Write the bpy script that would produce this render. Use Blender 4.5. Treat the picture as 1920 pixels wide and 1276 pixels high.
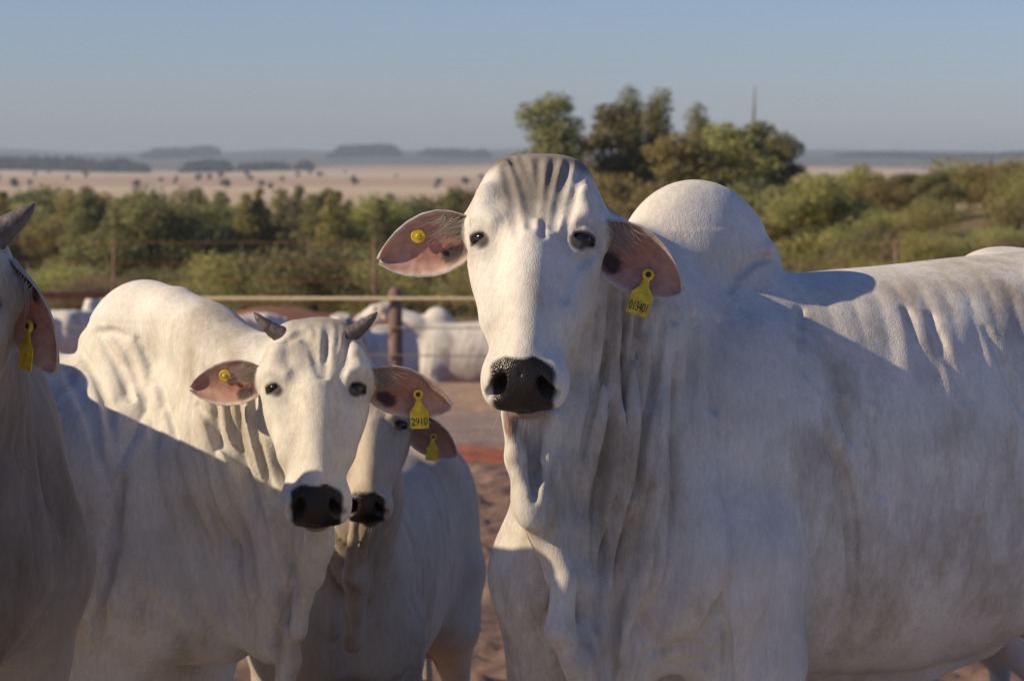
import bpy, math, random
import numpy as np
from mathutils import Vector, Matrix, noise as mnoise

for o in list(bpy.data.objects):
    bpy.data.objects.remove(o)
SC = bpy.context.scene
COL = SC.collection
R = math.radians
rng = np.random.default_rng(7)
random.seed(7)

# ------------------------------------------------------------------ camera
CAMZ = 1.67
FPX = 5333.3           # focal length in pixels of the 1920 px wide photograph (100 mm on 36 mm)
HORIZON = 300.0
PITCH = math.atan((638.0 - HORIZON) / FPX)
cd = bpy.data.cameras.new('camera')
cd.lens = 100.0
cd.sensor_width = 36.0
cd.clip_start = 0.1
cd.clip_end = 60000.0
cd.dof.use_dof = True
cd.dof.focus_distance = 5.45
cd.dof.aperture_fstop = 8.5
cam = bpy.data.objects.new('camera', cd)
COL.objects.link(cam)
cam.location = (0, 0, CAMZ)
cam.rotation_euler = (R(90) - PITCH, 0, 0)
SC.camera = cam


def at(u, v, D):
    """photo pixel (1920 px wide) at distance D along +Y -> world point"""
    x = (u - 960.0) / FPX
    z = (638.0 - v) / FPX
    c, s = math.cos(PITCH), math.sin(PITCH)
    dy, dz = c + z * s, -s + z * c
    t = D / dy
    return np.array([x * t, D, CAMZ + dz * t])


# ------------------------------------------------------------------ light
SUN_EL = 30.0
SUN_B = 16.0           # sun stands on the left, SUN_B degrees behind the camera plane
sun_dir = Vector((-math.cos(R(SUN_B)) * math.cos(R(SUN_EL)), -math.sin(R(SUN_B)) * math.cos(R(SUN_EL)), math.sin(R(SUN_EL))))
w = bpy.data.worlds.new('World')
SC.world = w
w.use_nodes = True
nt = w.node_tree
sky = nt.nodes.new('ShaderNodeTexSky')
sky.sky_type = 'NISHITA'
sky.sun_disc = False
sky.sun_elevation = R(SUN_EL)
sky.sun_rotation = math.atan2(sun_dir.x, sun_dir.y)
sky.altitude = 300
sky.air_density = 1.0
sky.dust_density = .4
sky.ozone_density = 2.5
bg = nt.nodes['Background']
bg.inputs[1].default_value = 0.068
tint = nt.nodes.new('ShaderNodeMix'); tint.data_type = 'RGBA'; tint.blend_type = 'MULTIPLY'; tint.inputs[0].default_value = 1.0
tint.inputs[7].default_value = (.88, .95, 1.34, 1)      # white balance of the whole sky
nt.links.new(sky.outputs[0], tint.inputs[6]); nt.links.new(tint.outputs[2], bg.inputs[0])
sl = bpy.data.lights.new('sun', 'SUN')
sl.energy = 5.0
sl.angle = R(0.53)
sl.color = (1.0, 0.80, 0.53)
sun = bpy.data.objects.new('sun', sl)
COL.objects.link(sun)
sun.rotation_euler = sun_dir.to_track_quat('Z', 'Y').to_euler()
SC.view_settings.view_transform = 'Standard'
SC.view_settings.look = 'None'
SC.view_settings.exposure = 0.15
SC.view_settings.gamma = 1.0
SC.render.engine = 'CYCLES'
SC.cycles.use_denoising = True
SC.cycles.max_bounces = 6
SC.cycles.transparent_max_bounces = 4
SC.cycles.volume_bounces = 0


# ------------------------------------------------------------------ small helpers
def tag(o, label=None, cat=None, group=None, kind=None):
    if label: o['label'] = label
    if cat: o['category'] = cat
    if group: o['group'] = group
    if kind: o['kind'] = kind
    return o


def link(name, data, parent=None, mat=None):
    o = bpy.data.objects.new(name, data)
    COL.objects.link(o)
    if parent is not None:
        o.parent = parent
    if mat is not None and hasattr(data, 'materials') and len(data.materials) == 0:
        data.materials.append(mat)
    return o


def mesh_np(name, V, F, smooth=True):
    """F: (n,4) or (n,3) int array"""
    me = bpy.data.meshes.new(name)
    V = np.asarray(V, dtype=np.float32)
    F = np.asarray(F, dtype=np.int32)
    n, k = F.shape
    me.vertices.add(len(V))
    me.vertices.foreach_set('co', V.ravel())
    me.loops.add(n * k)
    me.loops.foreach_set('vertex_index', F.ravel())
    me.polygons.add(n)
    me.polygons.foreach_set('loop_start', np.arange(0, n * k, k, dtype=np.int32))
    try:
        me.polygons.foreach_set('loop_total', np.full(n, k, dtype=np.int32))
    except Exception:
        pass
    me.polygons.foreach_set('use_smooth', np.full(n, smooth, dtype=bool))
    me.update(calc_edges=True)
    return me


def set_color(me, name, C):
    a = me.color_attributes.new(name, 'FLOAT_COLOR', 'POINT')
    C = np.asarray(C, dtype=np.float32)
    if C.shape[1] == 3:
        C = np.hstack([C, np.ones((len(C), 1), np.float32)])
    a.data.foreach_set('color', C.ravel())


def set_float(me, name, f):
    a = me.attributes.new(name, 'FLOAT', 'POINT')
    a.data.foreach_set('value', np.asarray(f, dtype=np.float32))


class MB:
    """collects simple shapes into one mesh"""
    def __init__(s): s.v = []; s.f = []
    def add(s, V, F):
        o = len(s.v); s.v += [tuple(map(float, p)) for p in V]; s.f += [tuple(i + o for i in f) for f in F]
        return s
    def box(s, c, d, M=None):
        V = []
        for x in (-.5, .5):
            for y in (-.5, .5):
                for z in (-.5, .5):
                    p = Vector((x * d[0], y * d[1], z * d[2]))
                    if M is not None: p = M @ p
                    V.append(p + Vector(c))
        return s.add(V, [(0, 1, 3, 2), (4, 6, 7, 5), (0, 4, 5, 1), (2, 3, 7, 6), (0, 2, 6, 4), (1, 5, 7, 3)])
    def tube(s, pts, rads, n=8):
        pts = [Vector(p) for p in pts]; V = []; F = []
        for i, p in enumerate(pts):
            t = (pts[min(i + 1, len(pts) - 1)] - pts[max(i - 1, 0)]).normalized()
            a = t.orthogonal().normalized() if i == 0 else (a - t * a.dot(t)).normalized()
            b = t.cross(a)
            for j in range(n):
                q = 2 * math.pi * j / n
                V.append(p + (a * math.cos(q) + b * math.sin(q)) * rads[i])
        for i in range(len(pts) - 1):
            for j in range(n):
                k = (j + 1) % n
                F.append((i * n + j, i * n + k, (i + 1) * n + k, (i + 1) * n + j))
        F.append(tuple(range(n - 1, -1, -1)))
        F.append(tuple((len(pts) - 1) * n + j for j in range(n)))
        return s.add(V, F)
    def mesh(s, name, smooth=False):
        me = bpy.data.meshes.new(name)
        me.from_pydata(s.v, [], s.f); me.update()
        if smooth:
            me.polygons.foreach_set('use_smooth', [True] * len(me.polygons))
        return me
    def build(s, name, mat, parent=None, smooth=False):
        return link(name, s.mesh(name, smooth), parent, mat)


# ------------------------------------------------------------------ materials
def newmat(name):
    m = bpy.data.materials.new(name)
    m.use_nodes = True
    n = m.node_tree.nodes
    return m, n, m.node_tree.links, n['Principled BSDF']


def ramp(n, stops, interp='LINEAR'):
    r = n.new('ShaderNodeValToRGB')
    e = r.color_ramp.elements
    r.color_ramp.interpolation = interp
    e[0].position, e[0].color = stops[0][0], (*stops[0][1], 1)
    e[1].position, e[1].color = stops[-1][0], (*stops[-1][1], 1)
    for p, c in stops[1:-1]:
        x = e.new(p); x.color = (*c, 1)
    return r


def plain(name, col, rough=0.6, var=0.15, scale=20, bump=0.0, bscale=60):
    m, n, L, b = newmat(name)
    tc = n.new('ShaderNodeTexCoord')
    nz = n.new('ShaderNodeTexNoise'); nz.inputs['Scale'].default_value = scale; nz.inputs['Detail'].default_value = 5
    L.new(tc.outputs['Object'], nz.inputs['Vector'])
    lo = tuple(c * (1 - var) for c in col); hi = tuple(min(1, c * (1 + var)) for c in col)
    r = ramp(n, [(0.3, lo), (0.7, hi)])
    L.new(nz.outputs[0], r.inputs[0]); L.new(r.outputs[0], b.inputs['Base Color'])
    b.inputs['Roughness'].default_value = rough
    if bump:
        n2 = n.new('ShaderNodeTexNoise'); n2.inputs['Scale'].default_value = bscale; n2.inputs['Detail'].default_value = 4
        L.new(tc.outputs['Object'], n2.inputs['Vector'])
        bp = n.new('ShaderNodeBump'); bp.inputs['Strength'].default_value = bump; bp.inputs['Distance'].default_value = 0.01
        L.new(n2.outputs[0], bp.inputs['Height']); L.new(bp.outputs[0], b.inputs['Normal'])
    return m


def hide_material():
    m, n, L, b = newmat('cattle_hide')
    tc = n.new('ShaderNodeTexCoord')
    at_ = n.new('ShaderNodeAttribute'); at_.attribute_name = 'coat'
    wet = n.new('ShaderNodeAttribute'); wet.attribute_name = 'wet'
    # mottling
    n1 = n.new('ShaderNodeTexNoise'); n1.inputs['Scale'].default_value = 7; n1.inputs['Detail'].default_value = 6; n1.inputs['Roughness'].default_value = .65
    n2 = n.new('ShaderNodeTexNoise'); n2.inputs['Scale'].default_value = 420; n2.inputs['Detail'].default_value = 2
    mp = n.new('ShaderNodeMapping'); mp.inputs['Scale'].default_value = (1.0, 1.0, .20)
    L.new(tc.outputs['Object'], n1.inputs['Vector'])
    L.new(tc.outputs['Object'], mp.inputs[0]); L.new(mp.outputs[0], n2.inputs['Vector'])
    r1 = ramp(n, [(.30, (.84, .82, .79)), (.60, (1.04, 1.04, 1.04))])
    r2 = ramp(n, [(.32, (.90, .895, .89)), (.62, (1.03, 1.03, 1.03))])
    L.new(n1.outputs[0], r1.inputs[0]); L.new(n2.outputs[0], r2.inputs[0])
    def mul(a, c):
        x = n.new('ShaderNodeMix'); x.data_type = 'RGBA'; x.blend_type = 'MULTIPLY'; x.inputs[0].default_value = 1
        L.new(a, x.inputs[6]); L.new(c, x.inputs[7]); return x.outputs[2]
    n4 = n.new('ShaderNodeTexNoise'); n4.inputs['Scale'].default_value = 2.6; n4.inputs['Detail'].default_value = 7; n4.inputs['Roughness'].default_value = .72
    mp4 = n.new('ShaderNodeMapping'); mp4.inputs['Scale'].default_value = (1.2, 1.2, .6); mp4.inputs['Location'].default_value = (3.1, 1.7, .4)
    L.new(tc.outputs['Object'], mp4.inputs[0]); L.new(mp4.outputs[0], n4.inputs['Vector'])
    r4 = ramp(n, [(.33, (.60, .53, .44)), (.50, (1.0, 1.0, 1.0))]); L.new(n4.outputs[0], r4.inputs[0])
    n5 = n.new('ShaderNodeTexNoise'); n5.inputs['Scale'].default_value = 70; n5.inputs['Detail'].default_value = 3
    mp5 = n.new('ShaderNodeMapping'); mp5.inputs['Scale'].default_value = (1.5, 1.5, .25); L.new(tc.outputs['Object'], mp5.inputs[0]); L.new(mp5.outputs[0], n5.inputs['Vector'])
    r5 = ramp(n, [(.35, (.93, .925, .915)), (.6, (1.02, 1.02, 1.02))]); L.new(n5.outputs[0], r5.inputs[0])
    c = mul(mul(mul(mul(at_.outputs['Color'], r1.outputs[0]), r2.outputs[0]), r4.outputs[0]), r5.outputs[0])
    L.new(c, b.inputs['Base Color'])
    mr = n.new('ShaderNodeMapRange'); mr.inputs[3].default_value = .78; mr.inputs[4].default_value = .30
    L.new(wet.outputs['Fac'], mr.inputs[0]); L.new(mr.outputs[0], b.inputs['Roughness'])
    b.inputs['Specular IOR Level'].default_value = .3
    sh = n.new('ShaderNodeMapRange'); sh.inputs[3].default_value = .10; sh.inputs[4].default_value = 0; L.new(wet.outputs['Fac'], sh.inputs[0]); L.new(sh.outputs[0], b.inputs['Sheen Weight'])
    b.inputs['Sheen Roughness'].default_value = .5
    bp = n.new('ShaderNodeBump'); bp.inputs['Strength'].default_value = .38; bp.inputs['Distance'].default_value = .003
    bp2 = n.new('ShaderNodeBump'); bp2.inputs['Strength'].default_value = .12; bp2.inputs['Distance'].default_value = .02
    n3 = n.new('ShaderNodeTexNoise'); n3.inputs['Scale'].default_value = 26; n3.inputs['Detail'].default_value = 4
    mp3 = n.new('ShaderNodeMapping'); mp3.inputs['Scale'].default_value = (1.3, 1.3, .35)
    L.new(tc.outputs['Object'], mp3.inputs[0]); L.new(mp3.outputs[0], n3.inputs['Vector'])
    L.new(n3.outputs[0], bp2.inputs['Height'])
    vo = n.new('ShaderNodeTexVoronoi'); vo.inputs['Scale'].default_value = 260; L.new(tc.outputs['Object'], vo.inputs['Vector'])
    hm_ = n.new('ShaderNodeMix'); hm_.data_type = 'FLOAT'; L.new(wet.outputs['Fac'], hm_.inputs[0]); L.new(n2.outputs[0], hm_.inputs[2]); L.new(vo.outputs['Distance'], hm_.inputs[3])
    L.new(hm_.outputs[0], bp.inputs['Height']); L.new(bp2.outputs[0], bp.inputs['Normal']); L.new(bp.outputs[0], b.inputs['Normal'])
    return m


HIDE = hide_material()
YELLOW = plain('ear_tag_yellow', (.58, .43, .02), .5, .32, 70)
BLACKP = plain('ear_tag_black', (.012, .012, .014), .3, .1, 60)
INK = plain('tag_ink', (.03, .03, .025), .7, .1, 60)
HORN = plain('horn', (.10, .085, .08), .5, .4, 40, .4, 90)
m_, n_, L_, b_ = newmat('eye_wet'); b_.inputs['Base Color'].default_value = (.012, .009, .008, 1); b_.inputs['Roughness'].default_value = .06
EYE = m_
HAIRM, n_, L_, b_ = newmat('hair'); b_.inputs['Base Color'].default_value = (.62, .57, .49, 1); b_.inputs['Roughness'].default_value = .6


# ------------------------------------------------------------------ signed distance modelling
f32 = np.float32
def V3(*a): return np.array(a, dtype=f32)
def nrm(v): v = np.asarray(v, dtype=np.float64); return (v / np.linalg.norm(v)).astype(f32)
def sstep(a, b, x):
    t = np.clip((x - a) / (b - a), 0, 1); return t * t * (3 - 2 * t)

_nd = rng.normal(size=(14, 3)).astype(f32)
_nd /= np.linalg.norm(_nd, axis=1, keepdims=True)
_np = rng.uniform(0, 6.28, 14).astype(f32)
def wob(P, scale, seed=0):
    """cheap smooth noise about -1..1"""
    r = np.zeros(len(P), f32)
    for i in range(5):
        j = (i + seed * 3) % 14
        r += np.sin((P @ _nd[j]) * (scale * 6.28 * (.6 + .25 * i)) + _np[j] + seed)
    return r / 3.0


def crease(u, p=.6):
    """1 at integers (sharp valley), 0 between"""
    return 1 - np.abs(np.sin(np.pi * u)) ** p


class SDF:
    MG = .10
    def __init__(s): s.ops = []
    def add(s, f, lo, hi, k=.02, mode='u'):
        s.ops.append((f, np.asarray(lo, f32), np.asarray(hi, f32), k, mode)); return s
    def eval(s, P):
        d = np.full(len(P), .6, f32)
        for f, lo, hi, k, mode in s.ops:
            mg = s.MG + k if mode == 'u' else (.02 + k)
            m = ((P > lo - mg) & (P < hi + mg)).all(axis=1)
            ix = np.nonzero(m)[0]
            if len(ix) == 0: continue
            q = f(P[ix]).astype(f32)
            a = d[ix]
            if mode == 'u':
                h = np.maximum(k - np.abs(a - q), 0) / k
                d[ix] = np.minimum(a, q) - h * h * k * .25
            elif mode == 's':
                q = -q
                h = np.maximum(k - np.abs(a - q), 0) / k
                d[ix] = np.maximum(a, q) + h * h * k * .25
            else:
                d[ix] = a + q
        return d
    # primitives
    def ell(s, c, r, k=.03, M=None, mode='u'):
        c = np.asarray(c, f32); r = np.asarray(r, f32)
        if M is None:
            lo, hi = c - r, c + r; Mt = None
        else:
            Mt = np.asarray(M, f32); e = (np.abs(Mt) * r).sum(axis=1); lo, hi = c - e, c + e
        def f(P):
            q = P - c
            if Mt is not None: q = q @ Mt
            k0 = np.sqrt(((q / r) ** 2).sum(1)); k1 = np.sqrt(((q / (r * r)) ** 2).sum(1)) + 1e-6
            return k0 * (k0 - 1) / k1
        return s.add(f, lo, hi, k, mode)
    def cone(s, a, b, ra, rb, k=.03, side=None, fac=1.0, mode='u'):
        """round cone; with side/fac it is squeezed by fac along side"""
        a = np.asarray(a, f32); b = np.asarray(b, f32); ab = b - a; L2 = float(ab @ ab) + 1e-9
        if side is not None: side = nrm(side)
        r = max(ra, rb)
        def f(P):
            q = P - a
            t = np.clip(q @ ab / L2, 0, 1)
            e = q - t[:, None] * ab
            rr = ra + (rb - ra) * t
            if side is not None:
                e = e + ((fac - 1) * (e @ side))[:, None] * side
                return (np.sqrt((e * e).sum(1)) - rr) / (.5 + .5 * fac)
            return np.sqrt((e * e).sum(1)) - rr
        return s.add(f, np.minimum(a, b) - r, np.maximum(a, b) + r, k, mode)
    def chain(s, pts, rads, k=.03, side=None, fac=1.0):
        for i in range(len(pts) - 1):
            s.cone(pts[i], pts[i + 1], rads[i], rads[i + 1], k, side, fac)
        return s
    def rope(s, pts, rads, k=.02, mode='u'):
        """one smooth rope (or groove) through pts"""
        P_ = np.asarray(pts, f32); R_ = np.asarray(rads, f32); r = float(R_.max())
        def f(P):
            out = np.full(len(P), 9., f32)
            for i in range(len(P_) - 1):
                ab = P_[i + 1] - P_[i]; q = P - P_[i]
                t = np.clip(q @ ab / (float(ab @ ab) + 1e-9), 0, 1)
                e = q - t[:, None] * ab
                out = np.minimum(out, np.sqrt((e * e).sum(1)) - (R_[i] + (R_[i + 1] - R_[i]) * t))
            return out
        return s.add(f, P_.min(0) - r, P_.max(0) + r, k, mode)
    def loft(s, st, axis=0, n=2.2, k=.04):
        """st rows: (t, half width, top, bottom); t along axis 0, width along 1, height along 2"""
        st = np.asarray(st, np.float64)
        T = np.linspace(st[0, 0], st[-1, 0], 240)
        def pch(x, y, xx):
            h = np.diff(x); dl = np.diff(y) / h; m = np.zeros(len(x))
            for i in range(1, len(x) - 1):
                if dl[i - 1] * dl[i] > 0:
                    w1 = 2 * h[i] + h[i - 1]; w2 = h[i] + 2 * h[i - 1]
                    m[i] = (w1 + w2) / (w1 / dl[i - 1] + w2 / dl[i])
            m[0], m[-1] = dl[0], dl[-1]
            j = np.clip(np.searchsorted(x, xx) - 1, 0, len(x) - 2); t = (xx - x[j]) / h[j]
            return ((1 + 2 * t) * (1 - t) ** 2 * y[j] + t * (1 - t) ** 2 * h[j] * m[j] + t * t * (3 - 2 * t) * y[j + 1] + t * t * (t - 1) * h[j] * m[j + 1])
        W = pch(st[:, 0], st[:, 1], T); TP = pch(st[:, 0], st[:, 2], T); BT = pch(st[:, 0], st[:, 3], T)
        t0, t1 = T[0], T[-1]
        def f(P):
            x = np.clip(P[:, 0], t0, t1)
            hw = np.interp(x, T, W); tp = np.interp(x, T, TP); bt = np.interp(x, T, BT)
            cz = (tp + bt) * .5; hh = (tp - bt) * .5
            nn = np.interp(x, n[0], n[1]) if isinstance(n, tuple) else n
            g = ((np.abs(P[:, 1]) / hw) ** nn + (np.abs(P[:, 2] - cz) / hh) ** nn) ** (1.0 / nn)
            d = (g - 1) * np.minimum(hw, hh) * .85
            ex = np.abs(P[:, 0] - x)
            return np.where(ex > 0, np.sqrt(np.maximum(d, 0) ** 2 + ex ** 2) + np.minimum(d, 0) * 0, d)
        return s.add(f, (t0, -W.max(), BT.min()), (t1, W.max(), TP.max()), k)


def axis_ticks(lo, hi, coarse, fine, flo, fhi):
    out = [lo]; x = lo
    while x < hi:
        d = fine if (flo <= x <= fhi) else coarse
        x += d; out.append(x)
    return np.array(out, f32)


def polygonize(sdf, lo, hi, coarse, fine=None, flo=None, fhi=None):
    if fine is None: fine, flo, fhi = coarse, lo, lo
    ax = [axis_ticks(lo[i], hi[i], coarse, fine, flo[i], fhi[i]) for i in range(3)]
    B = 6
    n = [len(a) for a in ax]
    nb = [(k + B - 1) // B for k in n]
    ctr = [np.array([a[min(i * B + B // 2, len(a) - 1)] for i in range(m)], f32) for a, m in zip(ax, nb)]
    siz = [np.array([a[min(i * B + B, len(a) - 1)] - a[i * B] for i in range(m)], f32) for a, m in zip(ax, nb)]
    G = np.stack(np.meshgrid(*ctr, indexing='ij'), -1).reshape(-1, 3)
    S = np.stack(np.meshgrid(*siz, indexing='ij'), -1).reshape(-1, 3)
    d = sdf.eval(G)
    act = (np.abs(d) < np.sqrt((S * S).sum(1)) * .75 + .022).reshape(nb)
    sgn = d.reshape(nb)
    F = np.repeat(np.repeat(np.repeat(sgn, B, 0), B, 1), B, 2)[:n[0], :n[1], :n[2]].astype(f32)
    A = np.repeat(np.repeat(np.repeat(act, B, 0), B, 1), B, 2)[:n[0], :n[1], :n[2]]
    I = np.nonzero(A)
    P = np.stack([ax[0][I[0]], ax[1][I[1]], ax[2][I[2]]], -1)
    out = np.empty(len(P), f32)
    CH = 400000
    for i in range(0, len(P), CH):
        out[i:i + CH] = sdf.eval(P[i:i + CH])
    F[I] = out
    return surface_nets(F, ax)


def surface_nets(F, ax):
    ins = F < 0
    c = np.zeros(tuple(x - 1 for x in F.shape), np.uint8)
    for dx in (0, 1):
        for dy in (0, 1):
            for dz in (0, 1):
                c += ins[dx:F.shape[0] - 1 + dx, dy:F.shape[1] - 1 + dy, dz:F.shape[2] - 1 + dz]
    act = (c > 0) & (c < 8)
    I, J, K = np.nonzero(act)
    idx = np.full(c.shape, -1, np.int32)
    idx[I, J, K] = np.arange(len(I))
    acc = np.zeros((len(I), 3), np.float64); cnt = np.zeros(len(I))
    corners = [(a, b, d) for a in (0, 1) for b in (0, 1) for d in (0, 1)]
    for p in corners:
        for q in corners:
            if sum(abs(x - y) for x, y in zip(p, q)) != 1 or p > q: continue
            fa = F[I + p[0], J + p[1], K + p[2]]; fb = F[I + q[0], J + q[1], K + q[2]]
            m = (fa < 0) != (fb < 0)
            t = np.where(m, fa / np.where(m, fa - fb, 1), 0)
            for x, (A, II) in enumerate(zip(ax, (I, J, K))):
                xa = A[II + p[x]]; xb = A[II + q[x]]
                acc[:, x] += np.where(m, xa + (xb - xa) * t, 0)
            cnt += m
    V = acc / cnt[:, None]
    faces = []
    for a in range(3):
        b, d = (a + 1) % 3, (a + 2) % 3
        sl0 = [slice(None)] * 3; sl1 = [slice(None)] * 3
        sl0[a] = slice(0, -1); sl1[a] = slice(1, None)
        ch = ins[tuple(sl0)] != ins[tuple(sl1)]
        E = np.nonzero(ch)
        ok = (E[b] > 0) & (E[d] > 0) & (E[b] < c.shape[b]) & (E[d] < c.shape[d])
        E = [e[ok] for e in E]
        def cell(ob, od):
            q = [None] * 3; q[a] = E[a]; q[b] = E[b] + ob; q[d] = E[d] + od
            return idx[q[0], q[1], q[2]]
        quad = np.stack([cell(-1, -1), cell(0, -1), cell(0, 0), cell(-1, 0)], -1)
        flip = ~ins[tuple(E)]
        quad[flip] = quad[flip][:, ::-1]
        faces.append(quad)
    Fq = np.concatenate(faces)
    Fq = Fq[(Fq >= 0).all(1)]
    # light smoothing
    E = np.concatenate([Fq[:, [0, 1]], Fq[:, [1, 2]], Fq[:, [2, 3]], Fq[:, [3, 0]]])
    for _ in range(1):
        s = np.zeros_like(V); k = np.zeros(len(V))
        for x in range(3):
            s[:, x] = np.bincount(E[:, 0], V[E[:, 1], x], len(V)) + np.bincount(E[:, 1], V[E[:, 0], x], len(V))
        k = np.bincount(E[:, 0], minlength=len(V)) + np.bincount(E[:, 1], minlength=len(V))
        V = V * .6 + .4 * s / np.maximum(k, 1)[:, None]
    return V.astype(f32), Fq


# ------------------------------------------------------------------ cattle
EARM, n_, L_, b_ = newmat('ear_skin')
_a = n_.new('ShaderNodeAttribute'); _a.attribute_name = 'coat'
_tc = n_.new('ShaderNodeTexCoord')
_nz = n_.new('ShaderNodeTexNoise'); _nz.inputs['Scale'].default_value = 60; _nz.inputs['Detail'].default_value = 4
L_.new(_tc.outputs['Object'], _nz.inputs['Vector'])
_r = ramp(n_, [(.3, (.72, .72, .72)), (.65, (1.05, 1.05, 1.05))]); L_.new(_nz.outputs[0], _r.inputs[0])
_mx = n_.new('ShaderNodeMix'); _mx.data_type = 'RGBA'; _mx.blend_type = 'MULTIPLY'; _mx.inputs[0].default_value = 1
L_.new(_a.outputs['Color'], _mx.inputs[6]); L_.new(_r.outputs[0], _mx.inputs[7]); L_.new(_mx.outputs[2], b_.inputs['Base Color'])
b_.inputs['Roughness'].default_value = .6
_t = n_.new('ShaderNodeBsdfTranslucent'); _t.inputs[0].default_value = (.55, .13, .07, 1)
_ms = n_.new('ShaderNodeMixShader'); _ms.inputs[0].default_value = .24
L_.new(b_.outputs[0], _ms.inputs[1]); L_.new(_t.outputs[0], _ms.inputs[2])
L_.new(_ms.outputs[0], n_['Material Output'].inputs['Surface'])
_bp = n_.new('ShaderNodeBump'); _bp.inputs['Strength'].default_value = .4; _bp.inputs['Distance'].default_value = .004
L_.new(_nz.outputs[0], _bp.inputs['Height']); L_.new(_bp.outputs[0], b_.inputs['Normal'])

CREAM = V3(.645, .628, .585)
GREY = V3(.205, .190, .172)
DARKG = V3(.16, .15, .15)
NOSE = V3(.013, .011, .011)
PINK = V3(.42, .22, .17)


def head_sdf(o):
    h = SDF(); h.MG = .05
    n = ([-.05, .06, .14, .24, .42, .5], [2.6, 2.5, 2.3, 2.0, 2.0, 2.4])
    h.loft([(-.036, .050, -.055, -.105), (-.026, .086, -.032, -.13), (-.005, .109, -.010, -.155), (.04, .121, .006, -.175), (.10, .124, .014, -.19), (.165, .120, .015, -.20),
            (.22, .111, .012, -.20), (.29, .094, .004, -.18), (.35, .081, -.006, -.155), (.41, .075, -.013, -.135), (.452, .073, -.020, -.122), (.487, .066, -.034, -.114), (.508, .045, -.052, -.105), (.517, .02, -.065, -.095)], n=n, k=.01)
    for y in (-1, 1):
        h.cone((.085, y * .100, -.012), (.128, y * .110, -.020), .022, .014, .03)          # brow
        h.cone((.130, y * .108, -.014), (.150, y * .080, .002), .014, .010, .03)
        h.cone((.20, y * .098, -.06), (.33, y * .072, -.055), .026, .022, .05)            # facial crest
        h.ell((.16, y * .080, -.125), (.10, .042, .085), .06)                              # cheek muscle
        h.cone((.12, y * .075, -.185), (.40, y * .036, -.150), .034, .026, .05)            # jaw
        h.ell((.455, y * .055, -.080), (.048, .032, .044), .03)                            # lip puffs
        h.ell((.463, y * .050, -.043), (.034, .027, .025), .02)                            # nostril wings
        h.cone((.085, y * .085, -.09), (.112, y * .128, -.09), .042, .030, .05)          # ear base
    h.ell((.466, 0, -.055), (.040, .050, .034), .03)
    h.cone((.20, 0, .000), (.42, 0, -.022), .030, .026, .05)                               # nose bridge
    h.ell((.418, 0, -.146), (.060, .046, .027), .02)                                       # chin
    h.ell((.462, 0, -.154), (.036, .042, .022), .015)
    h.cone((.470, 0, -.020), (.512, 0, -.085), .004, .004, .012, mode='s')
    # mouth slit
    h.ell((.500, 0, -.121), (.055, .10, .003), .010, mode='s')
    for y in (-1, 1):
        Mx = np.array(Matrix.Rotation(R(38 * y), 3, 'X') @ Matrix.Rotation(R(30), 3, 'Y'))
        h.ell((.492, y * .049, -.040), (.036, .0135, .022), .008, Mx, 's')
        h.ell((.486, y * .060, -.050), (.030, .009, .016), .008, Mx, 's')
        E = V3(*o['eye']) * V3(1, y, 1)
        h.ell(E, (.0258, .0258, .0258), .006, mode='s')
        e = nrm((.26, y * .66, .70)); up = nrm((-.80, y * .42, .40)); t1 = nrm(np.cross(e, up)); up = np.cross(t1, e)
        ph = np.linspace(-1.25, 1.25, 7)
        U = [E + .0256 * (np.sin(p) * t1 * 1.02 + np.cos(p) * (.78 * e + .60 * up)) for p in ph]
        Lw = [E + .0256 * (np.sin(p) * t1 * 1.02 + np.cos(p) * (.74 * e - .64 * up)) for p in ph]
        h.chain(U, [.002, .0045, .0075, .0085, .0075, .0045, .002], .008)
        h.chain(Lw, [.002, .0035, .0045, .0045, .0045, .0035, .002], .008)
    # forehead folds
    amp = .75 * o.get('fold', .008)
    def ff(P):
        s_, y_, z_ = P[:, 0], P[:, 1], P[:, 2]
        uu = y_ / (.034 * (1.15 - 2.2 * np.clip(s_, 0, .25))) + .42 * wob(P * V3(.6, 1, 1), 5.0, 1) + .5 * o.get('foff', 0)
        m = sstep(-.02, .03, s_) * (1 - sstep(.12, .25, s_)) * (1 - sstep(.055, .090, np.abs(y_))) * sstep(-.05, -.02, z_)
        return amp * m * (crease(uu, 1.0) * 1.4 - .45) * np.clip(.65 + .7 * wob(P, 4.0, 2), .1, 1.4)
    h.add(ff, (-.06, -.11, -.06), (.27, .11, .05), .01, 'd')
    def f2(P):      # wrinkles above the eyes and fine skin relief
        s_, y_ = P[:, 0], np.abs(P[:, 1])
        q = np.hypot(s_ - .165, (y_ - .105))
        m = sstep(.030, .040, q) * (1 - sstep(.060, .085, q))
        return .0016 * m * crease(q / .0125 + .3 * wob(P, 8, 3), .7) + .0012 * wob(P, 6, 4)
    h.add(f2, (-.06, -.15, -.22), (.55, .15, .05), .01, 'd')
    return h


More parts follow.
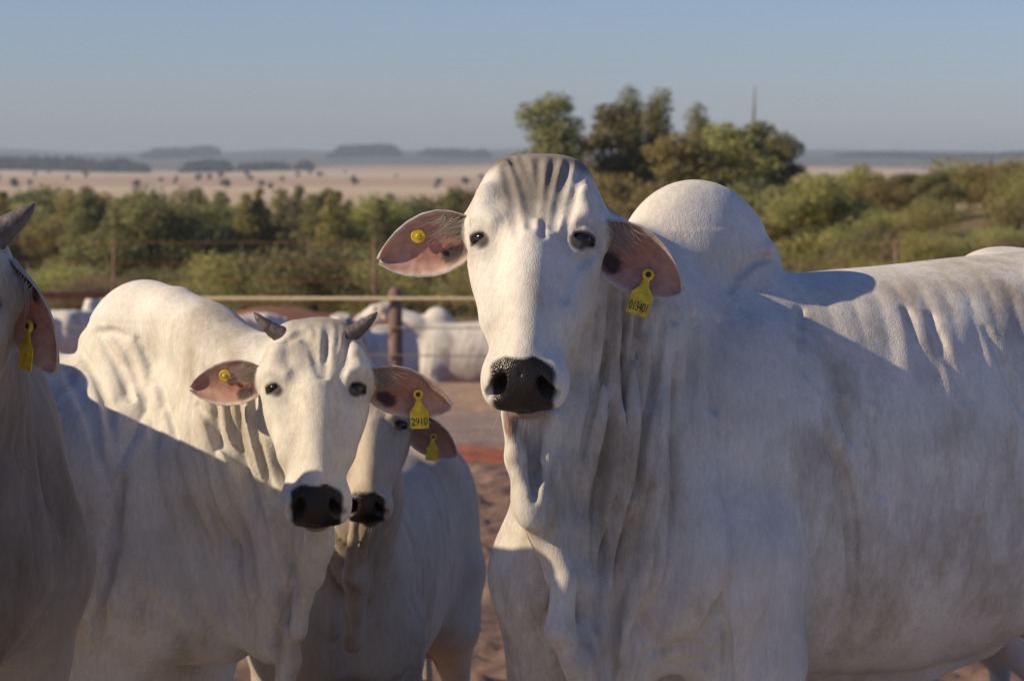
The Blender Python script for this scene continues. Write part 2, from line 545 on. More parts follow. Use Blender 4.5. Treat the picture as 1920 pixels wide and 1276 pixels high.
def build_ear(base, a, c, L, W, curl=.9, droop=0.0, th=.007):
    a = nrm(a); c = np.asarray(c, f32); c = nrm(c - a * float(a @ c)); b = np.cross(c, a)
    nu, nv = 30, 19
    wx = [0, .08, .2, .35, .5, .65, .78, .88, .95, 1.0]; wy = [.42, .55, .82, .98, 1.0, .90, .72, .50, .30, .04]
    P = np.zeros((nu, nv, 3), f32)
    for i in range(nu):
        u = i / (nu - 1)
        ww = W * np.interp(u, wx, wy); cu = np.interp(u, [0, .25, .6, 1], [curl * 1.7, curl * 1.15, curl * .8, curl * .55])
        for j in range(nv):
            v = -1 + 2 * j / (nv - 1); an = v * cu
            wv = .006 * math.sin(5 * u + 3 * v) * u
            P[i, j] = base + a * (L * u) + b * (ww * math.sin(an) / math.sin(min(cu, 1.57))) + c * (ww * (1 - math.cos(an)) / math.sin(min(cu, 1.57)) + wv - droop * .3 * u * u) + V3(0, 0, -droop * u * u)
    du = np.gradient(P, axis=0); dv = np.gradient(P, axis=1)
    N = np.cross(du, dv); N /= np.linalg.norm(N, axis=2, keepdims=True) + 1e-9
    if (N[nu // 2, nv // 2] @ c) < 0: N = -N
    vv = np.abs(np.linspace(-1, 1, nv))
    T = th * (1 - .75 * vv ** 6)[None, :, None] * np.ones((nu, 1, 1), f32)
    O = P - N * T
    V = np.concatenate([P.reshape(-1, 3), O.reshape(-1, 3)])
    F = []
    K = nu * nv
    for i in range(nu - 1):
        for j in range(nv - 1):
            q = [i * nv + j, (i + 1) * nv + j, (i + 1) * nv + j + 1, i * nv + j + 1]
            F.append(q); F.append([K + x for x in q[::-1]])
    edge = [(i, 0) for i in range(nu)] + [(nu - 1, j) for j in range(1, nv)] + [(i, nv - 1) for i in range(nu - 2, -1, -1)]
    ids = [i * nv + j for i, j in edge]
    for x, y in zip(ids[:-1], ids[1:]):
        F.append([x, K + x, K + y, y])
    F = np.array(F, np.int32)
    # orientation: inner faces look along N
    q = F[0]; fn = np.cross(V[q[1]] - V[q[0]], V[q[2]] - V[q[0]])
    if fn @ N[0, 0] < 0: F = F[:, ::-1]
    U = np.repeat(np.linspace(0, 1, nu), nv); VV = np.tile(np.linspace(-1, 1, nv), nu)
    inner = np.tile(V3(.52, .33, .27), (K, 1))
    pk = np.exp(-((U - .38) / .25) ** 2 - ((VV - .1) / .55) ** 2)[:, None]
    inner = inner * (1 - .55 * pk) + V3(.42, .09, .045) * .55 * pk  # redder middle paints in the sunlight shining through the ear
    return V, F, P, N, U, VV, inner, K


def frame_from(s_dir, roll=0.0):
    """head axes (s forward-down, y animal's left, z dorsal) as columns"""
    s = nrm(s_dir); y = nrm(np.cross((0, 0, 1), s)); z = np.cross(s, y)
    if roll:
        c_, s_ = math.cos(roll), math.sin(roll)
        y, z = y * c_ + z * s_, z * c_ - y * s_
    return np.stack([s, y, z], 1).astype(f32)


def tag_meshes(parent, p, n, down, kind, sc, text=None, turn=0.0):
    """p: point on the inner ear, n: outward normal there (local space of the animal)"""
    n = Vector(nrm(n)); down = Vector(down); down = (down - n * down.dot(n)).normalized()
    side = (-down).cross(n).normalized()
    M = Matrix((side, -down, n)).transposed()
    if turn: M = Matrix.Rotation(turn, 3, -down) @ M
    def tr(mb): mb.v = [tuple(Vector(p) + M @ (Vector(v) * sc)) for v in mb.v]; return mb
    def disc(r0, z0, z1, n_=20, rin=0.0, y0=0.0):
        mb = MB(); V = []; F = []
        prof = [(rin, z0), (r0 * .92, z0), (r0, (z0 + z1) / 2), (r0 * .9, z1), (rin, z1)]
        for r_, z_ in prof:
            for j in range(n_):
                q = 2 * math.pi * j / n_; V.append((r_ * math.cos(q), y0 + r_ * math.sin(q), z_))
        m = len(prof)
        for i in range(m if rin > 0 else m - 1):
            for j in range(n_):
                k = (j + 1) % n_; i2 = (i + 1) % m
                F.append((i * n_ + j, i2 * n_ + j, i2 * n_ + k, i * n_ + k)[::-1])
        if rin == 0:
            pass
        return mb.add(V, F)
    if kind == 'button':
        t = tr(disc(.0145, .001, .0045).add(*_cyl(.0052, .004, .013))).build('ear_tag', YELLOW, parent)
        t['label'] = 'round yellow button tag in the ear'
        return t
    # flag tag: yellow collar with black stud, neck and plate
    mb = MB()
    out = [(-.0065, -.004), (-.0065, -.016), (-.010, -.026), (-.0225, -.040), (-.0225, -.079), (-.020, -.082), (.020, -.082), (.0225, -.079), (.0225, -.040), (.010, -.026), (.0065, -.016), (.0065, -.004)]
    V = [(x, y, .012 - .10 * abs(y + .02) * .25) for x, y in out] + [(x, y, .0142 - .10 * abs(y + .02) * .25) for x, y in out]
    k = len(out)
    F = [tuple(range(k - 1, -1, -1)), tuple(range(k, 2 * k))] + [(i, (i + 1) % k, k + (i + 1) % k, k + i) for i in range(k)]
    mb.add(V, F)
    t = tr(mb).build('ear_tag', YELLOW, parent)
    tr(disc(.0125, .010, .0165, rin=.0055)).build('collar', YELLOW, t)
    tr(MB().add(*_cyl(.0056, .001, .0178))).build('stud', BLACKP, t)
    if text:
        cu = bpy.data.curves.new('t', 'FONT'); cu.body = text; cu.size = .021; cu.align_x = 'CENTER'; cu.align_y = 'CENTER'; cu.space_character = .92; cu.extrude = .0002; cu.resolution_u = 3
        tmp = bpy.data.objects.new('t', cu); COL.objects.link(tmp)
        dg = bpy.context.evaluated_depsgraph_get(); me = bpy.data.meshes.new_from_object(tmp.evaluated_get(dg))
        bpy.data.objects.remove(tmp)
        me.name = 'number'
        wmax = max(abs(v.co.x) for v in me.vertices)
        for v in me.vertices:
            x, y = v.co.x * .0195 / wmax, v.co.y * 1.25 - .066
            v.co = Vector(p) + M @ (Vector((x, y, .0148 + v.co.z - .025 * abs(y + .02))) * sc)
        link('number', me, t, INK)
    t['label'] = ('yellow flag tag numbered ' + text) if text and len(text) > 4 else 'yellow flag tag hanging from the ear'
    return t


def _cyl(r, z0, z1, n=14):
    V = [(r * math.cos(2 * math.pi * j / n), r * math.sin(2 * math.pi * j / n), z) for z in (z0, z1) for j in range(n)]
    V += [(r * .6 * math.cos(2 * math.pi * j / n), r * .6 * math.sin(2 * math.pi * j / n), z1 + r * .3) for j in range(n)]
    F = [(j, (j + 1) % n, n + (j + 1) % n, n + j) for j in range(n)] + [(n + j, n + (j + 1) % n, 2 * n + (j + 1) % n, 2 * n + j) for j in range(n)]
    F += [tuple(2 * n + j for j in range(n)), tuple(range(n - 1, -1, -1))]
    return V, F


def hair_object(name, parent, pts, rad, cols):
    """pts (n,k,3), rad (n,k), cols (n,3)"""
    n_, k_ = pts.shape[:2]
    cv = bpy.data.hair_curves.new(name)
    cv.add_curves([k_] * n_)
    cv.attributes['position'].data.foreach_set('vector', pts.astype(f32).ravel())
    ra = cv.attributes.get('radius') or cv.attributes.new('radius', 'FLOAT', 'POINT')
    ra.data.foreach_set('value', rad.astype(f32).ravel())
    ca = cv.attributes.new('coat', 'FLOAT_COLOR', 'CURVE')
    ca.data.foreach_set('color', np.hstack([cols, np.ones((n_, 1))]).astype(f32).ravel())
    cv.materials.append(FUR)
    return link(name, cv, parent)


FUR, n_, L_, b_ = newmat('fur')
_a = n_.new('ShaderNodeAttribute'); _a.attribute_name = 'coat'
L_.new(_a.outputs['Color'], b_.inputs['Base Color']); b_.inputs['Roughness'].default_value = .65; b_.inputs['Specular IOR Level'].default_value = .25


def grow_tufts(ob, ears, hl, H, sc, hs, S):
    """hair at the ear roots and whiskers round the mouth"""
    g = np.random.default_rng(4)
    pts, rad, col = [], [], []
    for (EP, EN), yy in zip(ears, (-1, 1)):
        for _ in range(260):
            i, j = g.integers(0, 9), g.integers(1, 10)
            if yy > 0: j = 18 - j
            p = EP[i, j] * sc; n = EN[i, j]; a = nrm(EP[min(i + 6, 29), j] - EP[i, j]) + g.normal(size=3) * .25
            L = .03 * (.5 + g.random()) * sc
            pts.append([p, p + (n * .7 + a * .5) * L * .5, p + (n * .85 + a * 1.1) * L]); rad.append([.0003, .00022, .00008])
            col.append(np.array([.50, .45, .39]) * (.5 + .6 * g.random()))
    for _ in range(90):
        y = g.uniform(-.055, .055); s_ = g.uniform(.42, .475)
        p = hl(s_, y, -.138) * sc; dn = np.array([0, 0, -1.0]) + g.normal(size=3) * .3; L = g.uniform(.015, .045) * sc
        bend = g.normal(size=3) * .25
        pts.append([p, p + dn * L * .5, p + dn * L + bend * L]); rad.append([.0004, .0003, .00012]); col.append(np.array([.5, .45, .4]) * (.6 + .5 * g.random()))
    hair_object('whiskers', ob, np.array(pts), np.array(rad), np.array(col))


def make_bovine(name, S):
    loc = np.array(S['loc'], np.float64); th = R(S['rot']); sc = S.get('scale', 1.0); ysc = S.get('fat', 1.0)
    Rm = np.array([[math.cos(th), -math.sin(th), 0], [math.sin(th), math.cos(th), 0], [0, 0, 1]])
    def tocan(p): return (((np.asarray(p, np.float64) - loc) @ Rm) / sc).astype(f32)
    def dirc(v): return (np.asarray(v, np.float64) @ Rm).astype(f32)
    def px(t): return tocan(at(*t))
    hs = S.get('head', 1.0)
    H = frame_from(dirc(S['hdir']), S.get('roll', 0))
    poll = tocan(S['poll'])
    yf = S.get('yf', .95)
    def hl(s, y, z): return poll + (H @ V3(s, y * yf, z)) * hs
    def lq(P): return ((P - poll) @ H) * (V3(1, 1 / yf, 1) / hs)
    B = SDF()
    hump = S.get('hump', 1.0); bd = S.get('belly', 0.0)
    B.loft([(-.93, .05, 1.22, 1.05), (-.88, .13, 1.32, .92), (-.78, .20, 1.42, .82), (-.60, .235, 1.475, .76), (-.35, .27, 1.465, .635 - bd), (-.08, .29, 1.440, .600 - bd), (.18, .275, 1.425, .605 - .6 * bd),
            (.38, .24, 1.40, .66), (.54, .20, 1.36, .68), (.66, .145, 1.26, .74), (.735, .07, 1.15, .86)], n=2.25, k=.02)
    B.ell((.40, 0, 1.33), (.20, .11, .12), .10)
    Mh = np.array(Matrix.Rotation(R(12), 3, 'Y'))
    B.ell((.405, 0, 1.345 + .085 * hump), (.185, .112, .20 * hump), .030, Mh)
    if hump > .8:
        B.ell((.245, 0, 1.468), (.034, .05, .036), .02)
    for y in (-1, 1):
        B.ell((.42, y * .175 * ysc, 1.00), (.20, .11, .33), .10, np.array(Matrix.Rotation(R(-10), 3, 'Y')))
        B.ell((.52, y * .165 * ysc, .86), (.15, .12, .17), .10)
        B.chain([(.45, y * .205 * ysc, .86), (.40, y * .20 * ysc, .64), (.43, y * .175, .43)], [.135, .105, .066], .07)
        B.chain([(.43, y * .175, .43), (.42, y * .168, .18), (.44, y * .165, .10), (.46, y * .165, .055)], [.064, .043, .052, .058], .02)
        B.cone((.455, y * .165, .05), (.47, y * .165, .012), .058, .066, .015)
        # hind leg
        B.ell((-.68, y * .15, 1.08), (.22, .125, .34), .12)
        B.chain([(-.62, y * .17, .92), (-.56, y * .19, .74), (-.78, y * .17, .50)], [.16, .115, .062], .08)
        B.chain([(-.80, y * .17, .52), (-.76, y * .165, .20), (-.74, y * .165, .10), (-.71, y * .165, .05)], [.055, .042, .050, .055], .02)
        B.cone((-.71, y * .165, .05), (-.69, y * .165, .012), .056, .064, .015)
        # hook bones
        B.ell((-.50, y * .17, 1.40), (.09, .06, .06), .08)
        # crease behind the shoulder
        B.cone((.225, y * (.305 * ysc), 1.06), (.205, y * .283 * ysc, .70), .010, .030, .035, mode='s')
    B.ell((.66, 0, .88), (.14, .13, .20), .10)
    # tail
    B.chain([(-.90, 0, 1.36), (-.98, 0, 1.20), (-.97, 0, .80), (-.96, 0, .55)], [.05, .032, .022, .018], .03)
    B.chain([(-.96, 0, .55), (-.96, 0, .30)], [.03, .035], .02)
    if S.get('bag'):
        B.ell((-.62, 0, .66), (.10, .09, .14), .04)
    # sheath / navel fold
    B.chain([(.10, 0, .63 - bd), (-.15, 0, .612 - bd), (-.35, 0, .655 - bd)], [.03, .035, .03], .06, (0, 1, 0), 1.6)
    # neck
    N0 = V3(.44, 0, 1.07); N2 = hl(*S.get('nend', (.06, 0, -.155)))
    N1 = (N0 * .5 + N2 * .5 + V3(*S.get('nmid', (0, 0, .02))))
    ax = nrm(N2 - N0); side = nrm(np.cross(ax, (0, 0, 1)))
    B.chain([N0, N1, N2], S.get('nrad', [.29, .215, .125]), .06, side, 1.35)
    # head
    h = head_sdf(S)
    inv = 1.0 / hs
    cor = np.array([hl(s, y, z) for s in (-.05, .55) for y in (-.15, .15) for z in (-.23, .04)])
    B.add(lambda P: h.eval(lq(P)) * hs * .96, cor.min(0), cor.max(0), S.get('hk', .035))
    # loose skin given as photo points with a distance
    for pts, rad, k, fac in S.get('flesh', []):
        B.chain([px(p) for p in pts], rad, k, side if fac > 1 else None, fac)
    for pts, rad, k, fac in S.get('fleshc', []):
        B.chain([V3(*p) if len(p) == 3 else hl(*p[:3]) for p in pts], rad, k, side if fac > 1 else None, fac)
    # creases and ropes of skin whose course is known; each lies on the surface found along its line of sight
    lines = S.get('lines', [])
    if lines:
        Ds = np.arange(S['drange'][0], S['drange'][1], .008)
        todo = []
        for mode, pts, r0, dep, k in lines:
            if mode == 's' and r0 > .0095 and dep > .0055: dep *= .95; r0 *= .8; k = .010
            pts = np.array(pts, float); seg = np.concatenate([[0], np.cumsum(np.linalg.norm(np.diff(pts, axis=0), axis=1))])
            m_ = max(3, int(seg[-1] / 28) + 1); tt = np.linspace(0, seg[-1], m_)
            todo.append((mode, [(np.interp(a_, seg, pts[:, 0]), np.interp(a_, seg, pts[:, 1])) for a_ in tt], r0, dep, k))
        rays = [np.array([tocan(at(u_, v_, D_)) for D_ in Ds], f32) for it in todo for (u_, v_) in it[1]]
        dv = B.eval(np.concatenate(rays)).reshape(len(rays), len(Ds))
        ri = 0
        for mode, pp, r0, dep, k in todo:
            cs = []
            for i_, (u_, v_) in enumerate(pp):
                hit = np.nonzero(dv[ri] < 0)[0]; ri += 1
                if len(hit) == 0: continue
                f_ = math.sin(math.pi * (i_ + .35) / (len(pp) - .3)) ** .8
                rr_ = r0 * (.6 + .4 * f_); dd_ = dep * f_
                D_ = Ds[hit[0]] + ((rr_ - dd_) if mode == 'u' else -(rr_ - dd_)) * 1.0
                cs.append((tocan(at(u_, v_, D_)), rr_ / sc))
            run = cs[:1]
            for c_ in cs[1:] + [None]:
                if c_ is not None and np.linalg.norm(c_[0] - run[-1][0]) < .10:
                    run.append(c_); continue
                if len(run) > 1: B.rope([x_[0] for x_ in run], [x_[1] for x_ in run], k, mode)
                run = [c_]
    # neck folds
    NL = float(np.linalg.norm((N2 - N0)[:2])); axh = nrm((N2 - N0) * V3(1, 1, 0))
    fa, fsp = S.get('nfold', .009), S.get('nspace', .034)
    def nf(P):
        t = (P - N2) @ (-axh)
        lat = np.abs((P - N2) @ side)
        hz = P[:, 2]
        u = t / (fsp * (1 + .5 * np.clip(t / NL, 0, 1.3))) + .55 * wob(P * V3(1, 1, .35), 2.6, 1) + S.get('nslant', -4.5) * (hz - 1.15) * (.4 + .6 * sstep(1.3, .95, hz))
        m = sstep(-.02, .05, t) * (1 - sstep(NL * S.get('nf0', .40), NL * S.get('nf1', .95), t)) * (1 - sstep(S.get('ntop', 1.38), S.get('ntop', 1.38) + .12, hz)) * sstep(S.get('nb0', .80), S.get('nb1', 1.12), hz) * sstep(.0, .05, lat)
        # keep the head itself free of neck folds
        q = lq(P)
        m = m * (1 - sstep(-.19, -.15, q[:, 2]) * (q[:, 0] > -.02) * (np.abs(q[:, 1]) < .15))
        uc = t / .085 + .5 * wob(P * V3(1, 1, .3), 1.2, 4) - 1.6 * (hz - 1.0)
        mc = sstep(-.05, .06, t) * (1 - sstep(NL * .8, NL * 1.25, t)) * sstep(.55, .8, hz) * (1 - sstep(1.05, 1.3, hz))
        q2 = lq(P); mc = mc * (1 - sstep(-.19, -.15, q2[:, 2]) * (q2[:, 0] > -.02) * (np.abs(q2[:, 1]) < .15))
        big = .016 * mc * (crease(uc, .9) * 1.3 - .4) * np.clip(.6 + .7 * wob(P, 1.1, 6), .1, 1.3)
        return big + fa * m * (crease(u, .8) * 1.4 - .4) * np.clip(.55 + .75 * wob(P * V3(1, 1, .4), 2.4, 2), .05, 1.4)
    lo = np.minimum(N0, N2) - .4; hi = np.maximum(N0, N2) + .4
    B.add(nf, lo, hi, .01, 'd')
    def rf(P):      # loose skin over ribs and shoulder
        u = (P[:, 0] + .22 * (P[:, 2] - 1.1)) / .058 + .55 * wob(P, 1.1, 3)
        m = sstep(-.7, -.45, P[:, 0]) * (1 - sstep(.18, .26, P[:, 0])) * sstep(.80, 1.1, P[:, 2]) * (1 - sstep(1.36, 1.44, P[:, 2]))
        u2 = (P[:, 0] - .10 * (P[:, 2] - 1.0)) / .075 + .6 * wob(P, 1.3, 5)
        m2 = sstep(.15, .25, P[:, 0]) * (1 - sstep(.5, .62, P[:, 0])) * sstep(.85, 1.05, P[:, 2]) * (1 - sstep(1.25, 1.36, P[:, 2]))
        rib = .0025 * np.sin(2 * np.pi * (P[:, 0] + .30 * (P[:, 2] - 1.1)) / .115) * sstep(-.45, -.25, P[:, 0]) * (1 - sstep(.05, .2, P[:, 0])) * sstep(.8, .95, P[:, 2]) * (1 - sstep(1.25, 1.38, P[:, 2]))
        r = S.get('rfold', 1.0)
        return r * (.0032 * m * crease(u, .6) + .0030 * m2 * crease(u2, .6) + rib) + .003 * wob(P, 2.2, 6)
    B.add(rf, (-.95, -.4, .5), (.7, .4, 1.5), .01, 'd')
    # ---------------- polygonise
    res, fine = S.get('res', (.011, .0045))
    lo = np.minimum(V3(-1.06, -.42, -.01), cor.min(0) - .06); hi = np.maximum(V3(.86, .42, 1.78), cor.max(0) + .06)
    flo, fhi = cor.min(0) - .02, cor.max(0) + .02
    if S.get('fneck'):
        q_ = N0 + (N2 - N0) * S['fneck']; flo = np.minimum(flo, q_); fhi = np.maximum(fhi, q_)
    V, F = polygonize(B, lo, hi, res, fine, flo, fhi)
    nb = len(V)
    # ---------------- coat colours plus shade painted into the forehead creases
    q = lq(V)
    C = np.tile(CREAM, (nb, 1)).astype(f32)
    def mix(C, m, col): m = np.clip(m, 0, 1)[:, None]; return C * (1 - m) + col * m
    gr = S.get('grey', .3)
    w1 = .5 + .5 * wob(V, .8, 7)
    # greyer neck, shoulder, quarters
    C = mix(C, gr * (sstep(.25, .65, V[:, 0]) * (1 - sstep(1.35, 1.5, V[:, 2]))) * (.5 + .5 * w1), GREY)
    C = mix(C, gr * .6 * sstep(.75, .35, V[:, 2]) * w1, GREY)
    C = mix(C, .18 * w1 * sstep(1.0, .7, V[:, 2]), V3(.55, .36, .25))
    inh = (q[:, 0] > -.05) & (q[:, 0] < .56) & (np.abs(q[:, 1]) < .16) & (q[:, 2] > -.24) & (q[:, 2] < .06)
    hd = inh.astype(f32)
    C = mix(C, hd * (1 - sstep(.25, .4, np.abs(q[:, 0]))) * .0, GREY)
    C = np.where(inh[:, None], mix(C, np.full(nb, .75), CREAM), C)
    fg = S.get('brow', .5)
    C = mix(C, hd * fg * (1 - sstep(.04, .20, q[:, 0])) * (1 - sstep(.05, .10, np.abs(q[:, 1]))) * (.45 + .55 * (.5 + .5 * wob(q, 6, 8))) * sstep(-.06, -.02, q[:, 2]), GREY)
    C = mix(C, hd * fg * .8 * (1 - sstep(-.01, .03, q[:, 0])), GREY)
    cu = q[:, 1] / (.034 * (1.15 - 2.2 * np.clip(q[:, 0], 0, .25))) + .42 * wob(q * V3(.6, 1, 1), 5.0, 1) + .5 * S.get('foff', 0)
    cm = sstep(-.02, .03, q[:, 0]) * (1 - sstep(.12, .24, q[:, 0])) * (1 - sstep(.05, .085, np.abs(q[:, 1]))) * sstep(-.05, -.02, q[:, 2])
    C = mix(C, hd * cm * sstep(.35, .9, crease(cu, .75)) * min(1, fg) * (.12 if S.get('traced') else .4), V3(.10, .088, .08))  # painted shade: coat darkened along the valleys of the forehead folds
    g = .85 * q[:, 0] - .53 * q[:, 2]
    ny = np.abs(q[:, 1]) * (1 + .9 * np.clip(.40 - g, -.02, .02)); nw = .004 * wob(q, 14, 1)
    nd_ = ((ny / .0670) ** 3.0 + (np.abs(g - .436 + nw) / .060) ** 4.5)
    nose = hd * (1 - sstep(.70, 1.12, nd_ + .10 * wob(q, 30, 5))) * sstep(-.120, -.114, q[:, 2]) * sstep(.37, .39, q[:, 0])
    C = mix(C, nose, NOSE)
    lip = hd * sstep(.42, .44, q[:, 0]) * (1 - sstep(.048, .058, np.abs(q[:, 1]))) * (1 - sstep(-.121, -.115, q[:, 2])) * sstep(-.184, -.174, q[:, 2])
    C = mix(C, lip * .8, V3(.20, .10, .08))
    for y in (-1, 1):
        E = V3(*S['eye']) * V3(1, y, 1)
        r_ = np.sqrt(((q - E) ** 2).sum(1))
        vq = q - E; al = np.clip(vq @ nrm((.72, -y * .69, 0)), 0, .014)
        r_ = np.sqrt(((vq - al[:, None] * nrm((.72, -y * .69, 0))) ** 2).sum(1))
        C = mix(C, hd * (1 - sstep(.0285, .0325, r_)), V3(.022, .019, .018))
        C = mix(C, hd * .25 * (1 - sstep(.035, .06, r_)), GREY)
    C = mix(C, (1 - sstep(.07, .085, V[:, 2])), V3(.06, .05, .045))
    if S.get('bag'):
        C = mix(C, (1 - sstep(.12, .17, np.sqrt(((V - V3(-.62, 0, .64)) ** 2).sum(1)))), V3(.50, .20, .13))
    if S.get('tone') is not None: C = C * np.asarray(S['tone'], f32)
    wet = nose
    # ---------------- ears join the same mesh
    VS, FS, CS, WS = [V], [F], [C], [wet]
    mid = [np.zeros(len(F), np.int32)]
    earinfo = []
    off = nb
    for yy, (a_, c_, L, W, cu_, dr) in zip((-1, 1), S['ears']):
        eb = S.get('eb', (.115, .120, -.090)); base = hl(eb[0], yy * eb[1], eb[2])
        EV, EF, EP, EN, U, VV, inner, K = build_ear(base, dirc(a_), dirc(c_), L * hs, W * hs, cu_, dr)
        outc = np.tile(CREAM * (1 - .25 * S.get('grey', .3)), (K, 1))
        ed = sstep(.80, .97, np.abs(VV)) + sstep(.95, 1, U)
        inner = mix(inner, ed, CREAM)
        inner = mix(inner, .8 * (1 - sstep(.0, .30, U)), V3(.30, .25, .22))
        sg = S.get('patch', (1, 1))[0 if yy < 0 else 1]
        pd = np.hypot((U - .30) / .13, (VV - .50 * sg) / .32)
        inner = mix(inner, (1 - sstep(.75, 1.1, pd)), V3(.03, .027, .03))
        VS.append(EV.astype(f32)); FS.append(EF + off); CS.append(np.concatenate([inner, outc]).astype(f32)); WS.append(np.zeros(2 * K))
        mid.append(np.ones(len(EF), np.int32))
        off += len(EV)
        earinfo.append((EP, EN))
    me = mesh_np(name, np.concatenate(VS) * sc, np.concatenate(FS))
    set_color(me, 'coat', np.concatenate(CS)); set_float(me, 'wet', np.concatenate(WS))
    me.materials.append(HIDE); me.materials.append(EARM)
    me.polygons.foreach_set('material_index', np.concatenate(mid))
    me.update()
    ob = link(name, me)
    ob.location = loc; ob.rotation_euler = (0, 0, th)
    tag(ob, S['label'], S.get('cat', 'bull'), S.get('group'))
    # eyes
    for y in (-1, 1):
        E = hl(S['eye'][0], S['eye'][1] * y, S['eye'][2]) * sc
        mb = MB(); V_ = []; F_ = []
        rr = .0237 * hs * sc; nn, mm = 20, 12
        for i in range(mm + 1):
            for j in range(nn):
                p_ = math.pi * i / mm; t_ = 2 * math.pi * j / nn
                V_.append((E[0] + rr * math.sin(p_) * math.cos(t_), E[1] + rr * math.sin(p_) * math.sin(t_), E[2] + rr * math.cos(p_)))
        for i in range(mm):
            for j in range(nn):
                k = (j + 1) % nn
                F_.append((i * nn + j, (i + 1) * nn + j, (i + 1) * nn + k, i * nn + k))
        mb.add(V_, F_).build('eye', EYE, ob, True)
    # horns
    for (b0, m0, t0, r0) in S.get('horns', []):
        p0, p1, p2 = [hl(*p) * sc for p in (b0, m0, t0)]
        pts = []; rd = []
        for i in range(12):
            t = i / 11
            pts.append(p0 * (1 - t) ** 2 + p1 * 2 * t * (1 - t) + p2 * t * t)
            rd.append(r0 * hs * sc * ((1 - t) ** .7 * .9 + .10) * (1 + .04 * math.sin(t * 40)))
        rd[-1] *= .5
        MB().tube(pts, rd, 14).build('horn', HORN, ob, True)
    # tags
    for yy, spec in zip((0, 1), S.get('tags', (None, None))):
        if not spec: continue
        EP, EN = earinfo[yy]
        iu, iv = int(spec['u'] * 29), int((spec['v'] * .5 + .5) * 18)
        p = EP[iu, iv] * sc; n = EN[iu, iv]
        n = nrm(n * (1 - spec.get('face', .5)) + dirc(spec.get('fdir', (0, -1, 0))) * spec.get('face', .5))
        t = tag_meshes(ob, p + n * .002, n, dirc(spec.get('down', (0, 0, -1))), spec['kind'], sc * spec.get('size', 1.0), spec.get('text'), spec.get('turn', 0))
    grow_tufts(ob, earinfo, hl, H, sc, hs, S)
    return ob, dict(hl=hl, H=H, poll=poll, N0=N0, N2=N2, ears=earinfo, sc=sc)


def hd(yaw, pitch):
    """head axis: yaw degrees towards image left (+) / right (-) of the camera, pitch degrees below level"""
    y, p = R(yaw), R(pitch)
    return (-math.sin(y) * math.cos(p), -math.cos(y) * math.cos(p), -math.sin(p))

